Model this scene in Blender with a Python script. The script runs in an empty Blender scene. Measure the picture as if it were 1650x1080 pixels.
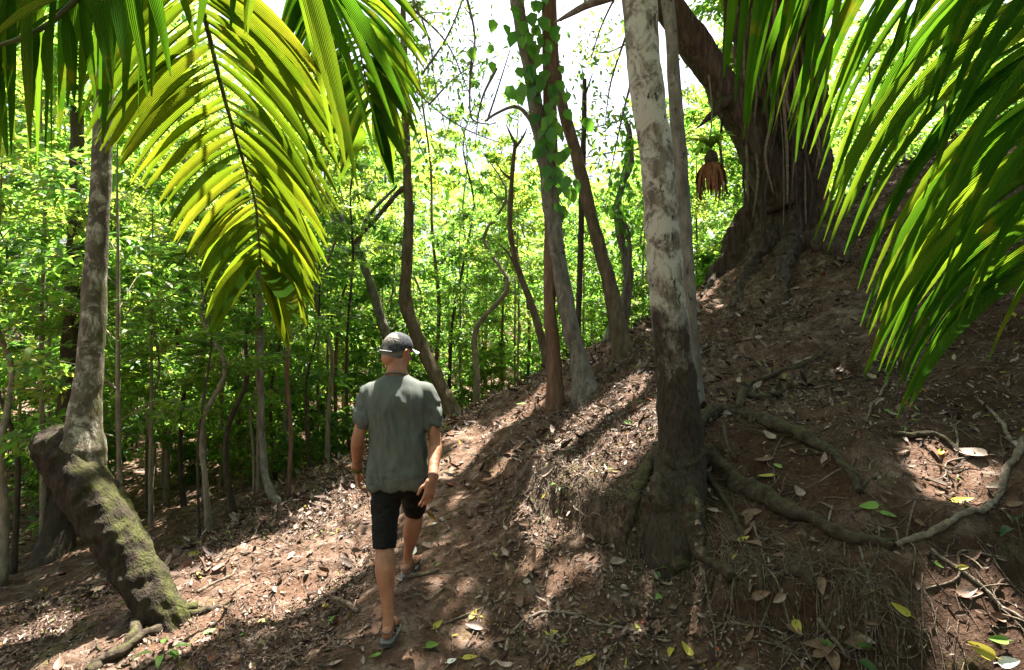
import bpy, math, random
import numpy as np
from mathutils import Vector, Matrix

C = bpy.context.scene.collection
rng = np.random.default_rng(7)
random.seed(7)
F = 917.0                                   # focal length in photo pixels
CAM = np.array((0.0, 0.0, 1.7))
R = math.radians
SUN_EL, SUN_AZ = R(69), R(14)
S = np.array((math.cos(SUN_EL)*math.sin(SUN_AZ), math.cos(SUN_EL)*math.cos(SUN_AZ), math.sin(SUN_EL)))

def P(px, py, Y):
    return np.array(((px-825)/F*Y, Y, 1.7-(py-540)/F*Y))

# ------------------------------------------------------------------ noise
def _hash(ix, iy, iz):
    n = (ix.astype(np.int64)*374761393 + iy.astype(np.int64)*668265263 + iz.astype(np.int64)*1440662683) & 0xffffffff
    n = ((n ^ (n >> 13))*1274126177) & 0xffffffff
    n = ((n ^ (n >> 16))*2246822519) & 0xffffffff
    return ((n ^ (n >> 15)) & 0xffff)/65535.0*2-1

def vnoise(p):
    p = np.asarray(p, float); i = np.floor(p); f = p-i; f = f*f*(3-2*f)
    x, y, z = i[..., 0], i[..., 1], i[..., 2]; r = 0
    for a in (0, 1):
        for b in (0, 1):
            for c in (0, 1):
                w = (f[..., 0] if a else 1-f[..., 0])*(f[..., 1] if b else 1-f[..., 1])*(f[..., 2] if c else 1-f[..., 2])
                r = r + w*_hash(x+a, y+b, z+c)
    return r

def fbm(p, o=4, g=.5):
    p = np.asarray(p, float); r = 0; a = 1; 
    for k in range(o):
        r = r+a*vnoise(p*(2.03**k)+17.3*k); a *= g
    return r

def n2(x, y, s, o=3, z=0.0):
    return fbm(np.stack([x*s, y*s, np.full_like(x, z)], -1), o)

def sstep(a, b, x):
    t = np.clip((x-a)/(b-a), 0, 1); return t*t*(3-2*t)

# ------------------------------------------------------------------ mesh building
class MB:
    def __init__(self):
        self.V = []; self.Fs = []; self.M = []; self.n = 0; self.UV = []; self.hasuv = False
    def add(self, V, Fc, mi=0, uv=None):
        V = np.asarray(V, float).reshape(-1, 3); Fc = np.asarray(Fc, int)
        self.V.append(V); self.Fs.append(Fc+self.n); self.M.append(mi); self.n += len(V)
        if uv is not None: self.hasuv = True
        self.UV.append(np.zeros((len(V), 2)) if uv is None else np.asarray(uv, float).reshape(-1, 2))
        return self
    def mesh(self, name, mats, smooth=True, off=None):
        V = np.concatenate(self.V)
        if off is not None: V = V-np.asarray(off)
        me = bpy.data.meshes.new(name)
        me.vertices.add(len(V)); me.vertices.foreach_set('co', V.astype(np.float32).ravel())
        loops = np.concatenate([f.ravel() for f in self.Fs])
        tot = np.concatenate([np.full(len(f), f.shape[1]) for f in self.Fs])
        mi = np.concatenate([np.full(len(f), m) for f, m in zip(self.Fs, self.M)])
        me.loops.add(len(loops)); me.loops.foreach_set('vertex_index', loops.astype(np.int32))
        me.polygons.add(len(tot)); st = np.concatenate([[0], np.cumsum(tot)[:-1]])
        me.polygons.foreach_set('loop_start', st.astype(np.int32))
        me.polygons.foreach_set('material_index', mi.astype(np.int32))
        me.polygons.foreach_set('use_smooth', np.full(len(tot), bool(smooth)))
        for m in (mats if isinstance(mats, (list, tuple)) else [mats]): me.materials.append(m)
        me.update(calc_edges=True)
        if self.hasuv:
            uv = np.concatenate(self.UV)[loops]
            l = me.uv_layers.new(name='UVMap'); l.data.foreach_set('uv', uv.astype(np.float32).ravel())
        return me

def link(name, me, parent=None):
    o = bpy.data.objects.new(name, me); C.objects.link(o)
    if parent: o.parent = parent
    return o

def build(name, mb, mats, parent=None, smooth=True):
    off = np.array(parent.location) if parent else None
    if parent and parent.parent: off = off+np.array(parent.parent.location)
    return link(name, mb.mesh(name, mats, smooth, off), parent)

def tag(o, label=None, cat=None, group=None, kind=None):
    if label: o['label'] = label
    if cat: o['category'] = cat
    if group: o['group'] = group
    if kind: o['kind'] = kind
    return o

def empty(name, loc, label, cat, group=None):
    o = bpy.data.objects.new(name, None); C.objects.link(o); o.location = [float(v) for v in loc]
    o.empty_display_size = .1
    return tag(o, label, cat, group)

def copy_tree(o, parent=None):
    c = o.copy(); C.objects.link(c)
    if parent: c.parent = parent
    for ch in list(o.children): copy_tree(ch, c)
    return c

def spline(pts, n):
    """Catmull-Rom through rows of pts (any columns), n samples"""
    p = np.asarray(pts, float)
    if len(p) == 2:
        t = np.linspace(0, 1, n)[:, None]; return p[0]*(1-t)+p[1]*t
    q = np.vstack([2*p[0]-p[1], p, 2*p[-1]-p[-2]])
    u = np.linspace(0, len(p)-1-1e-9, n); i = u.astype(int); t = (u-i)[:, None]
    a, b, c, d = q[i], q[i+1], q[i+2], q[i+3]
    return .5*((2*b)+(c-a)*t+(2*a-5*b+4*c-d)*t*t+(3*b-a-3*c+d)*t**3)

def frames(p):
    t = np.gradient(p, axis=0); t /= np.linalg.norm(t, axis=1)[:, None]+1e-12
    up = np.array((0, 0, 1.0)) if abs(t[0][2]) < .9 else np.array((1.0, 0, 0))
    s = np.cross(t[0], up); s /= np.linalg.norm(s); Sx = [s]
    for k in range(1, len(p)):
        s = s-t[k]*np.dot(s, t[k]); s /= np.linalg.norm(s)+1e-12; Sx.append(s)
    Sx = np.array(Sx); return t, Sx, np.cross(t, Sx)

def tube(mb, pts, rad, seg=10, n=None, rough=0.0, rs=8.0, mi=0, flat=1.0, cap=True, lobes=None):
    """tapered tube along a spline; rough = share of the radius the bark wanders"""
    p = np.asarray(pts, float); rad = np.asarray(rad, float)*np.ones(len(p))
    n = n or max(3, 4*len(p))
    q = spline(np.column_stack([p, rad]), n); p, rad = q[:, :3], np.maximum(q[:, 3], 1e-4)
    t, a, b = frames(p)
    th = np.linspace(0, 2*np.pi, seg, endpoint=False)
    rr = rad[:, None]*np.ones(seg)[None]
    dirs = a[:, None]*np.cos(th)[None, :, None]+b[:, None]*np.sin(th)[None, :, None]*flat
    if lobes is not None: rr = rr*(1+lobes(np.linspace(0, 1, n)[:, None], th[None]))
    V = p[:, None]+dirs*rr[..., None]
    if rough:
        V = V+dirs*(rr*rough*fbm(V*rs, 3))[..., None]
    idx = np.arange(n*seg).reshape(n, seg)
    q = np.stack([idx[:-1], np.roll(idx[:-1], -1, 1), np.roll(idx[1:], -1, 1), idx[1:]], -1).reshape(-1, 4)
    V = V.reshape(-1, 3); uv = np.stack(np.broadcast_arrays(np.linspace(0, 1, n)[:, None], (th/6.283)[None]), -1)
    if cap:
        k = len(V); V = np.vstack([V, p[0], p[-1]])
        tr = [(k, idx[0][(j+1) % seg], idx[0][j]) for j in range(seg)]+[(k+1, idx[-1][j], idx[-1][(j+1) % seg]) for j in range(seg)]
        mb.add(V, q, mi, np.vstack([uv.reshape(-1, 2), [[0, 0], [1, 0]]]))
        mb.Fs.append(np.array(tr)+mb.n-len(V)); mb.M.append(mi)
    else:
        mb.add(V, q, mi, uv)
    return p

def ell(mb, c, r, rot=None, nu=20, nv=12, mi=0):
    u = np.linspace(0, 2*np.pi, nu, endpoint=False); v = np.linspace(0, np.pi, nv)
    V = np.stack([np.sin(v)[:, None]*np.cos(u), np.sin(v)[:, None]*np.sin(u), np.cos(v)[:, None]*np.ones(nu)], -1)*np.asarray(r)
    V = V.reshape(-1, 3)
    if rot is not None: V = V @ np.array(rot).T
    V = V+np.asarray(c); idx = np.arange(nu*nv).reshape(nv, nu)
    q = np.stack([idx[:-1], idx[1:], np.roll(idx[1:], -1, 1), np.roll(idx[:-1], -1, 1)], -1).reshape(-1, 4)
    mb.add(V, q, mi)

T5 = (np.array([(0, 0, 0), (.42, .5, .05), (.42, -.5, .05), (.42, 0, -.02), (1, 0, -.12)]),
      np.array([(0, 3, 1), (0, 2, 3), (1, 3, 4), (2, 4, 3)]))
T8 = (np.array([(0, 0, 0), (.28, .44, .05), (.28, 0, 0), (.28, -.44, .05), (.65, .36, -.01), (.65, 0, -.06), (.65, -.36, -.01), (1, 0, -.2)]),
      np.array([(0, 2, 1), (0, 3, 2), (1, 2, 4), (4, 2, 5), (2, 3, 5), (5, 3, 6), (4, 5, 7), (5, 6, 7)]))
TD = (np.array([(0, 0, 0), (.28, .44, .16), (.28, 0, .02), (.28, -.44, .10), (.65, .36, .22), (.65, 0, .06), (.65, -.36, .14), (1, 0, .25)]), T8[1])

def leaves(mb, p, A, N, L, W, T=T5, mi=0):
    p = np.asarray(p, float); n = len(p)
    if n == 0: return
    A = A/(np.linalg.norm(A, axis=1)[:, None]+1e-9)
    s = np.cross(N, A); s /= np.linalg.norm(s, axis=1)[:, None]+1e-9; u = np.cross(A, s)
    L = np.broadcast_to(L, (n,)); W = np.broadcast_to(W, (n,)); t, f = T
    V = (p[:, None]+A[:, None]*(t[None, :, 0]*L[:, None])[..., None]+s[:, None]*(t[None, :, 1]*W[:, None])[..., None]
         + u[:, None]*(t[None, :, 2]*L[:, None])[..., None])
    Fc = (f[None]+(np.arange(n)*len(t))[:, None, None]).reshape(-1, f.shape[1])
    mb.add(V, Fc, mi)

def rdir(n, zs=1.0):
    v = rng.normal(size=(n, 3)); v[:, 2] *= zs; return v/np.linalg.norm(v, axis=1)[:, None]
SUN, SKY, EXPO = 5.0, .06, 2.8
# ------------------------------------------------------------------ materials
class NT:
    def __init__(self, name):
        self.m = bpy.data.materials.new(name); self.m.use_nodes = True
        self.t = self.m.node_tree; self.t.nodes.clear(); self.out = self.n('ShaderNodeOutputMaterial')
    def n(self, typ, **kw):
        o = self.t.nodes.new(typ)
        for k, v in kw.items():
            if k.startswith('i_'):
                o.inputs[k[2:].replace('_', ' ')].default_value = v
            else: setattr(o, k, v)
        return o
    def l(self, a, b): self.t.links.new(a, b)
    def ramp(self, src, stops, interp='LINEAR'):
        r = self.n('ShaderNodeValToRGB'); r.color_ramp.interpolation = interp; e = r.color_ramp.elements
        while len(e) < len(stops): e.new(.5)
        for k, (pos, col) in enumerate(stops): e[k].position = pos; e[k].color = (*col, 1)
        self.l(src, r.inputs[0]); return r.outputs[0]
    def noise(self, scale, detail=4, rough=.6, vec=None, dist=0.0):
        o = self.n('ShaderNodeTexNoise', i_Scale=scale, i_Detail=detail, i_Roughness=rough, i_Distortion=dist)
        if vec is not None: self.l(vec, o.inputs['Vector'])
        return o.outputs['Fac']
    def mix(self, fac, a, b, blend='MIX'):
        o = self.n('ShaderNodeMix', data_type='RGBA', blend_type=blend)
        for sock, v in ((o.inputs[0], fac), (o.inputs[6], a), (o.inputs[7], b)):
            if hasattr(v, 'links'): self.l(v, sock)
            else: sock.default_value = v if not isinstance(v, tuple) else (*v, 1)
        return o.outputs[2]
    def math(self, op, a, b=0.0):
        o = self.n('ShaderNodeMath', operation=op)
        for sock, v in ((o.inputs[0], a), (o.inputs[1], b)):
            if hasattr(v, 'links'): self.l(v, sock)
            else: sock.default_value = v
        return o.outputs[0]
    def coord(self, scale=(1, 1, 1), kind='Object'):
        tc = self.n('ShaderNodeTexCoord'); mp = self.n('ShaderNodeMapping'); mp.inputs['Scale'].default_value = scale
        self.l(tc.outputs[kind], mp.inputs[0]); return mp.outputs[0]
    def done(self, col, rough=.8, bump=None, bd=.02, bs=.6, spec=.3, **kw):
        b = self.n('ShaderNodeBsdfPrincipled'); b.inputs['Specular IOR Level'].default_value = spec
        for sock, v in ((b.inputs['Base Color'], col), (b.inputs['Roughness'], rough)):
            if hasattr(v, 'links'): self.l(v, sock)
            else: sock.default_value = v if not isinstance(v, tuple) else (*v, 1)
        for k, v in kw.items(): b.inputs[k.replace('_', ' ')].default_value = v
        if bump is not None:
            bp = self.n('ShaderNodeBump', i_Strength=bs, i_Distance=bd); self.l(bump, bp.inputs['Height']); self.l(bp.outputs[0], b.inputs['Normal'])
        self.l(b.outputs[0], self.out.inputs[0]); self.b = b; return self.m

def leaf_mat(name, stops, tstops, tr=.45, rough=.45, veins=False, spec=.35):
    t = NT(name); g = t.n('ShaderNodeNewGeometry'); oi = t.n('ShaderNodeObjectInfo')
    r = t.math('FRACT', t.math('ADD', g.outputs['Random Per Island'], t.math('MULTIPLY', oi.outputs['Random'], .25)))
    col = t.ramp(r, stops); tc = t.ramp(r, tstops)
    if veins: b = t.n('ShaderNodeBsdfDiffuse')
    else:
        b = t.n('ShaderNodeBsdfPrincipled'); b.inputs['Roughness'].default_value = rough; b.inputs['Specular IOR Level'].default_value = spec
    tl = t.n('ShaderNodeBsdfTranslucent')
    if veins:
        uv = t.n('ShaderNodeUVMap'); uv.uv_map = 'UVMap'; sp = t.n('ShaderNodeSeparateXYZ'); t.l(uv.outputs[0], sp.inputs[0])
        w = t.math('SINE', t.math('MULTIPLY', sp.outputs[1], 95.0))
        w2 = t.math('ADD', t.math('MULTIPLY', w, .5), .5)
        ob = t.coord((1, 1, 1))
        bl = t.noise(9, 5, .6, ob); blf = t.ramp(bl, [(.57, (0, 0, 0)), (.70, (1, 1, 1))])
        col = t.mix(t.math('MULTIPLY', blf, .75), col, (.20, .19, .02)); tc = t.mix(t.math('MULTIPLY', blf, .8), tc, (.48, .42, .03))
        col = t.mix(t.math('MULTIPLY', w2, .28), col, (.015, .04, .006)); tc = t.mix(t.math('MULTIPLY', w2, .3), tc, (.06, .12, .008))
        tipn = t.math('ADD', sp.outputs[0], t.math('MULTIPLY', t.noise(14, 4, .7, ob), .30)); tf = t.ramp(t.math('SUBTRACT', tipn, .5), [(.645, (0, 0, 0)), (.68, (1, 1, 1))]) 
        col = t.mix(tf, col, (.14, .08, .03)); tc = t.mix(tf, tc, (.2, .11, .03))
        sk = t.ramp(t.noise(120, 3, .6, ob), [(.70, (0, 0, 0)), (.74, (1, 1, 1))]); col = t.mix(sk, col, (.07, .05, .015)); tc = t.mix(sk, tc, (.12, .09, .02))
        big = t.ramp(t.noise(3.5, 3, .6, ob), [(.3, (.6, .75, .6)), (.7, (1.15, 1.05, 1))]); col = t.mix(1.0, col, big, 'MULTIPLY'); tc = t.mix(1.0, tc, big, 'MULTIPLY')
        bp = t.n('ShaderNodeBump', i_Strength=.7, i_Distance=.004); t.l(w2, bp.inputs['Height'])
        t.l(bp.outputs[0], b.inputs['Normal']); t.l(bp.outputs[0], tl.inputs['Normal'])
    t.l(col, b.inputs[0]); t.l(tc, tl.inputs['Color'])
    mx = t.n('ShaderNodeMixShader'); mx.inputs[0].default_value = tr
    t.l(b.outputs[0], mx.inputs[1]); t.l(tl.outputs[0], mx.inputs[2]); t.l(mx.outputs[0], t.out.inputs[0]); return t.m

M = {}
M['leaf'] = leaf_mat('broad_leaf', [(0, (.04, .09, .014)), (.5, (.07, .135, .018)), (.85, (.11, .17, .022)), (1, (.15, .17, .03))],
                     [(0, (.15, .36, .05)), (.5, (.25, .52, .06)), (.85, (.40, .60, .07)), (1, (.55, .58, .09))], .52)
M['leaf_cool'] = leaf_mat('deep_green_leaf', [(0, (.018, .06, .018)), (.6, (.04, .11, .025)), (1, (.08, .15, .03))],
                     [(0, (.16, .38, .05)), (.6, (.28, .54, .06)), (1, (.44, .62, .08))], .5)
M['leaf_yel'] = leaf_mat('yellow_green_leaf', [(0, (.05, .10, .012)), (.6, (.09, .15, .02)), (1, (.15, .17, .03))],
                     [(0, (.30, .50, .05)), (.6, (.44, .62, .07)), (1, (.60, .62, .10))], .54)
M['leaf_dark'] = leaf_mat('shade_leaf', [(0, (.015, .045, .01)), (1, (.05, .11, .02))], [(0, (.08, .2, .02)), (1, (.2, .38, .04))], .4)
M['palm'] = leaf_mat('palm_leaflet', [(0, (.03, .08, .012)), (.5, (.045, .105, .014)), (1, (.08, .13, .02))],
                     [(0, (.20, .31, .011)), (.5, (.27, .36, .013)), (1, (.40, .41, .02))], .55, .6, True, .02)
M['palm_deep'] = leaf_mat('deep_palm_leaflet', [(0, (.02, .07, .012)), (.5, (.03, .095, .014)), (1, (.05, .12, .02))],
                     [(0, (.10, .26, .012)), (.5, (.16, .36, .015)), (1, (.38, .52, .025))], .5, .6, True, .02)
M['vine_leaf'] = leaf_mat('vine_leaf', [(0, (.03, .10, .02)), (1, (.07, .17, .03))], [(0, (.14, .42, .03)), (1, (.3, .58, .04))], .45)

def bark(name, cols, patch=None, moss=0.0, sc=1.0, stretch=3.0, dark_foot=False, bd=.02, side=None):
    t = NT(name); v = t.coord((sc, sc, sc/stretch)); n = t.noise(14, 6, .65, v); nb = t.noise(55, 4, .6, v)
    col = t.ramp(n, [(.3, cols[0]), (.52, cols[1]), (.72, cols[2])])
    if patch:
        v2 = t.coord((1, 1, .8)); pn = t.noise(patch[2], 9, .72, v2, .6)
        col = t.mix(t.ramp(pn, [(patch[1], (0, 0, 0)), (patch[1]+.11, (1, 1, 1))]), col, patch[0])
        pn2 = t.noise(patch[2]*2.3, 4, .7, t.coord((1, 1, .5)), .3)
        col = t.mix(t.ramp(pn2, [(.60, (0, 0, 0)), (.66, (1, 1, 1))]), col, (.05, .045, .035))
    if moss:
        mn = t.noise(6, 5, .7, t.coord()); g = t.n('ShaderNodeNewGeometry'); dp = t.n('ShaderNodeVectorMath', operation='DOT_PRODUCT'); t.l(g.outputs['Normal'], dp.inputs[0]); dp.inputs[1].default_value = side or (0, 0, 1)
        f = t.math('ADD', mn, t.math('MULTIPLY', dp.outputs['Value'], .28))
        col = t.mix(t.ramp(f, [(.72-moss*.16, (0, 0, 0)), (.92-moss*.16, (.85, .85, .85))]), col, t.ramp(nb, [(.3, (.028, .033, .007)), (.7, (.085, .09, .018))]))
    if dark_foot:                                  # dark bark plus painted shade towards the trunk foot, ragged upper edge
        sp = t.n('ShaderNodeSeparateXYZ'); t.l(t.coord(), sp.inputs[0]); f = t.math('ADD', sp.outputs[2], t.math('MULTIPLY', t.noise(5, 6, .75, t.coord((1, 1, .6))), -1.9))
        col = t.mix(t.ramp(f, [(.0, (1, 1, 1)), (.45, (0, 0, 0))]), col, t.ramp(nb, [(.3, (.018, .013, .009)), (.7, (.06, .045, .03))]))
    h = t.math('ADD', t.math('MULTIPLY', n, 1.0), t.math('MULTIPLY', nb, .45))
    return t.done(col, .88, h, bd, .9, .2)
M['bark_pale'] = bark('pale_lichen_bark', [(.06, .048, .034), (.17, .14, .105), (.28, .24, .19)], ((.45, .42, .35), .43, 8), .15, bd=.015, dark_foot=True)
M['bark_stem'] = bark('damp_stem_bark', [(.045, .036, .025), (.10, .082, .055), (.18, .15, .105)], ((.36, .33, .26), .50, 8), .35, side=(.9, 0, .2))
M['bark_brown'] = bark('brown_bark', [(.05, .035, .022), (.12, .085, .055), (.20, .15, .10)], None, .15)
M['bark_red'] = bark('reddish_bark', [(.08, .042, .028), (.15, .085, .055), (.22, .14, .10)], None, 0, stretch=5)
M['bark_dark'] = bark('dark_bark', [(.03, .022, .016), (.06, .045, .032), (.10, .08, .06)], None, .1)
M['bark_grey'] = bark('grey_bark', [(.07, .06, .05), (.16, .14, .115), (.27, .24, .2)], ((.38, .36, .31), .60, 9), .2)
M['bark_moss'] = bark('mossy_bark', [(.014, .010, .007), (.032, .023, .014), (.065, .048, .03)], None, .48, 1.4, 3.0, side=(.85, -.05, .5), bd=.045)
M['bark_fig'] = bark('fig_bark', [(.03, .022, .017), (.085, .06, .046), (.17, .13, .105)], None, 0, 1.6, 9.0, bd=.07)
M['root'] = bark('root_bark', [(.022, .016, .010), (.055, .041, .026), (.11, .083, .055)], None, .15, 2.0, 1.0)
M['root_pale'] = bark('dry_root_bark', [(.10, .07, .05), (.2, .16, .12), (.34, .28, .22)], None, .0, 2.0, 1.0)
M['twig'] = bark('twig_bark', [(.06, .04, .03), (.16, .12, .085), (.3, .24, .18)], None, 0, 3.0, 1.0)

def simple(name, a, b, sc=20, rough=.7, bump=.004, spec=.3, **kw):
    t = NT(name); v = t.coord(); n = t.noise(sc, 5, .6, v); return t.done(t.ramp(n, [(.3, a), (.7, b)]), rough, n, bump, .5, spec, **kw)

def litter_mat():
    t = NT('dead_leaves'); g = t.n('ShaderNodeNewGeometry')
    col = t.ramp(g.outputs['Random Per Island'], [(0, (.025, .015, .010)), (.25, (.065, .038, .025)), (.5, (.12, .075, .052)), (.72, (.19, .135, .10)), (.88, (.28, .22, .18)), (.955, (.38, .32, .27)), (.965, (.30, .24, .03)), (.985, (.12, .2, .03)), (1, (.3, .05, .02))])
    n = t.noise(60, 3, .6, t.coord()); col = t.mix(.6, col, t.ramp(n, [(.35, (.45, .4, .36)), (.65, (1, 1, 1))]), 'MULTIPLY')
    return t.done(col, .75, n, .002, .5, .3)
M['litter'] = litter_mat()

def ground_mat():
    t = NT('forest_soil'); v = t.coord()
    big = t.noise(.9, 5, .6, v); mid = t.noise(6, 6, .65, v, .3); fine = t.noise(48, 5, .7, v)
    c = t.ramp(mid, [(.28, (.035, .022, .015)), (.44, (.10, .063, .044)), (.56, (.18, .122, .092)), (.72, (.36, .28, .235))])
    red = t.ramp(big, [(.42, (0, 0, 0)), (.62, (1, 1, 1))]); c = t.mix(t.math('MULTIPLY', red, .4), c, (.17, .085, .048))
    at = t.n('ShaderNodeAttribute', attribute_name='worn'); c = t.mix(t.math('MULTIPLY', at.outputs['Fac'], .8), c, t.ramp(mid, [(.3, (.075, .043, .028)), (.5, (.15, .092, .063)), (.70, (.32, .235, .19))]))
    dm = t.n('ShaderNodeAttribute', attribute_name='bank_shade'); c = t.mix(t.math('MULTIPLY', dm.outputs['Fac'], .72), c, t.ramp(mid, [(.3, (.022, .012, .008)), (.55, (.055, .029, .018)), (.75, (.10, .055, .036))]))  # shade of the right bank painted into the soil colour
    c = t.mix(.75, c, t.ramp(fine, [(.3, (.35, .32, .3)), (.7, (1.15, 1.1, 1.05))]), 'MULTIPLY')
    ms = t.noise(2.1, 6, .7, v, .6); mk = t.ramp(ms, [(.60, (0, 0, 0)), (.72, (1, 1, 1))])
    c = t.mix(t.math('MULTIPLY', mk, .6), c, t.ramp(fine, [(.3, (.06, .065, .015)), (.7, (.17, .16, .04))]))
    h = t.math('ADD', mid, t.math('MULTIPLY', fine, .5))
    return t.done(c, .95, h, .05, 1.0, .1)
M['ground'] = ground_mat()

M['skin'] = simple('skin', (.25, .10, .052), (.41, .185, .105), 14, .5, .0008, .4)
M['shirt'] = None
def shirt_mat():
    t = NT('shirt_cotton'); n = t.noise(7, 4, .6, t.coord()); w = t.noise(900, 1, .5, t.coord()); big = t.noise(35, 3, .5, t.coord((1, 1, .25)))
    c = t.ramp(n, [(.3, (.086, .095, .083)), (.7, (.12, .13, .114))])
    c = t.mix(.5, c, t.ramp(big, [(.3, (.75, .75, .75)), (.7, (1.1, 1.1, 1.1))]), 'MULTIPLY')
    return t.done(c, .9, w, .0006, .5, .15)
M['shirt'] = shirt_mat()
M['shorts'] = simple('black_shorts', (.005, .005, .005), (.010, .0095, .009), 40, .8, .002, .2)
M['cap'] = simple('navy_cap', (.002, .002, .004), (.085, .087, .098), 60, .85, .002, .2)
M['visor'] = simple('grey_visor', (.30, .30, .32), (.38, .38, .4), 60, .8, .001, .2)
M['sandal'] = simple('sandal_rubber', (.05, .048, .05), (.10, .095, .10), 60, .6, .002)
M['strap'] = simple('sandal_strap', (.07, .035, .025), (.11, .06, .04), 60, .7, .001)
M['footbed'] = simple('sandal_footbed', (.20, .18, .17), (.30, .28, .26), 60, .6, .001)
M['bracelet'] = simple('woven_bracelet', (.09, .07, .02), (.16, .12, .04), 120, .8, .002)
M['hair'] = simple('grey_hair', (.10, .085, .075), (.2, .18, .16), 160, .7, .002)
M['eye'] = simple('eye', (.7, .68, .65), (.75, .72, .7), 10, .2, .0)
def solid(name, a, b, tr=.25):
    return leaf_mat(name, [(0, a), (1, b)], [(0, tuple(x*1.8 for x in a)), (1, tuple(x*1.8 for x in b))], tr, .5)
M['fresh'] = solid('fallen_green_leaf', (.10, .22, .03), (.2, .32, .06))
M['fallen_yellow'] = solid('fallen_yellow_leaf', (.36, .30, .03), (.42, .36, .06))
M['dead_pale'] = simple('pale_dead_leaf', (.17, .12, .09), (.33, .255, .21), 40, .7, .002)
M['dead_brown'] = simple('brown_dead_leaf', (.09, .05, .03), (.2, .12, .08), 40, .6, .002)
M['dead_orange'] = simple('orange_dead_leaf', (.3, .09, .02), (.4, .16, .04), 40, .6, .002)
M['white'] = simple('bleached_leaf', (.62, .6, .52), (.75, .74, .68), 40, .7, .001)
M['dead_fern'] = simple('dead_fern_skirt', (.10, .05, .03), (.32, .12, .05), 30, .8, .003)
# ------------------------------------------------------------------ terrain
_cp = [(0,1080,3.75),(400,1080,3.2),(640,1050,3.08),(655,932,3.75),(825,1080,2.9),(1100,1080,2.7),(1400,1080,2.5),(1650,1080,2.4),
 (0,1000,4.3),(150,968,4.4),(250,985,4.0),(330,888,5.2),(440,825,6.2),(570,748,7.5),(640,708,8.3),(720,674,9),(850,612,9),(960,560,9),(1050,512,9),(1150,452,9),(1220,388,9),
 (500,880,5),(600,800,5.8),(750,760,5.8),(840,880,3.75),(790,830,4.4),(860,770,4.4),(930,690,5.5),(950,880,3.55),(980,750,4.15),(1060,905,3.35),(1110,720,3.95),
 (1200,955,2.98),(1230,770,3.65),(1400,900,2.85),(1420,720,3.5),(1550,775,3.15),(1600,900,2.65),(1650,650,3.6),(1300,620,4.8),(1500,550,4.8),(1650,450,5),
 (1200,550,6),(1300,450,7),(1450,380,7),(1250,378,8.5),(1500,280,8.5),(1650,170,9.5),(720,1000,3.35),(560,960,4.1),(420,960,4.2),(1050,620,6.0),(900,640,7),(1000,560,7.6)]
cpts = [P(*c) for c in _cp]
cpts += [np.array(c) for c in [
 (-1.5,13,-.75),(.35,13,-.1),(2.2,13,.7),(3.6,13,1.5),(5.8,13,3.0),(9,13,4.6),(-3.2,10.5,-.75),(-4.3,8.5,-.75),(-4.2,6.3,-.85),(-4.3,5.2,-.75),(-5.2,4.6,-.85),
 (-7.1,9,-1.45),(-6.3,7,-1.2),(-7.5,11,-1.35),(-8,14,-1.1),(-7.4,17,-.95),(-12.5,20,-.9),(-3.4,14,-1.0),(-12,10,-1.2),(-10,5,-1.6),
 (-3,-2,-.5),(0,-2,-.05),(2.6,-1,1.0),(3.2,1.2,1.1),(-7,0,-1.6),(7,0,2.7),(7,4,3.2),(9,8,4.9),(0,1,-.1),(1.5,1.2,.25),(-2,1,-.3),(0,18,-.7),(5,18,1.6),(-3,18,-1)]]
cpts = np.array(cpts)
def _phi(r): return np.where(r > 1e-9, r*r*np.log(np.maximum(r, 1e-9)), 0)
_n = len(cpts); _A = np.zeros((_n+3, _n+3))
_d = np.linalg.norm(cpts[:, None, :2]-cpts[None, :, :2], axis=2)
_A[:_n, :_n] = _phi(_d)+np.eye(_n)*.02; _A[:_n, _n] = 1; _A[:_n, _n+1:] = cpts[:, :2]; _A[_n:, :_n] = _A[:_n, _n:].T
_w = np.linalg.solve(_A, np.concatenate([cpts[:, 2], np.zeros(3)]))

def softp(x): return np.log1p(np.exp(np.clip(x, -30, 30)))
def h_base(x, y):
    x = np.asarray(x, float); y = np.asarray(y, float); sh = x.shape; xf, yf = x.ravel(), y.ravel(); z = np.empty_like(xf)
    for k in range(0, len(xf), 20000):
        a, b = xf[k:k+20000], yf[k:k+20000]
        r = np.hypot(a[:, None]-cpts[None, :, 0], b[:, None]-cpts[None, :, 1])
        z[k:k+20000] = _phi(r) @ _w[:_n]+_w[_n]+_w[_n+1]*a+_w[_n+2]*b
    z = z.reshape(sh)
    far = -1.1+.32*softp((x-3)/2)*2*np.exp(-np.maximum(y-14, 0)/14)+.22*softp((-x-16)/3)*3+.10*softp((y-24)/4)*4
    far = np.minimum(far, 9+.02*np.abs(x))
    w = sstep(9, 15, np.hypot((x-0)*.85, y-6)); w = np.maximum(w, sstep(-2, -6, y))
    return z*(1-w)+far*w

def trail_w(x, y):                          # 1 on the trodden path
    return np.exp(-((x-trail_x(y))/.5)**4)*sstep(10.5, 9, y)
def trail_x(y): return np.interp(y, [1, 2.6, 3.1, 3.8, 5.8, 8.3, 10], [-.05, -.3, -.5, -.58, -.66, -.95, -1.4])

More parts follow.
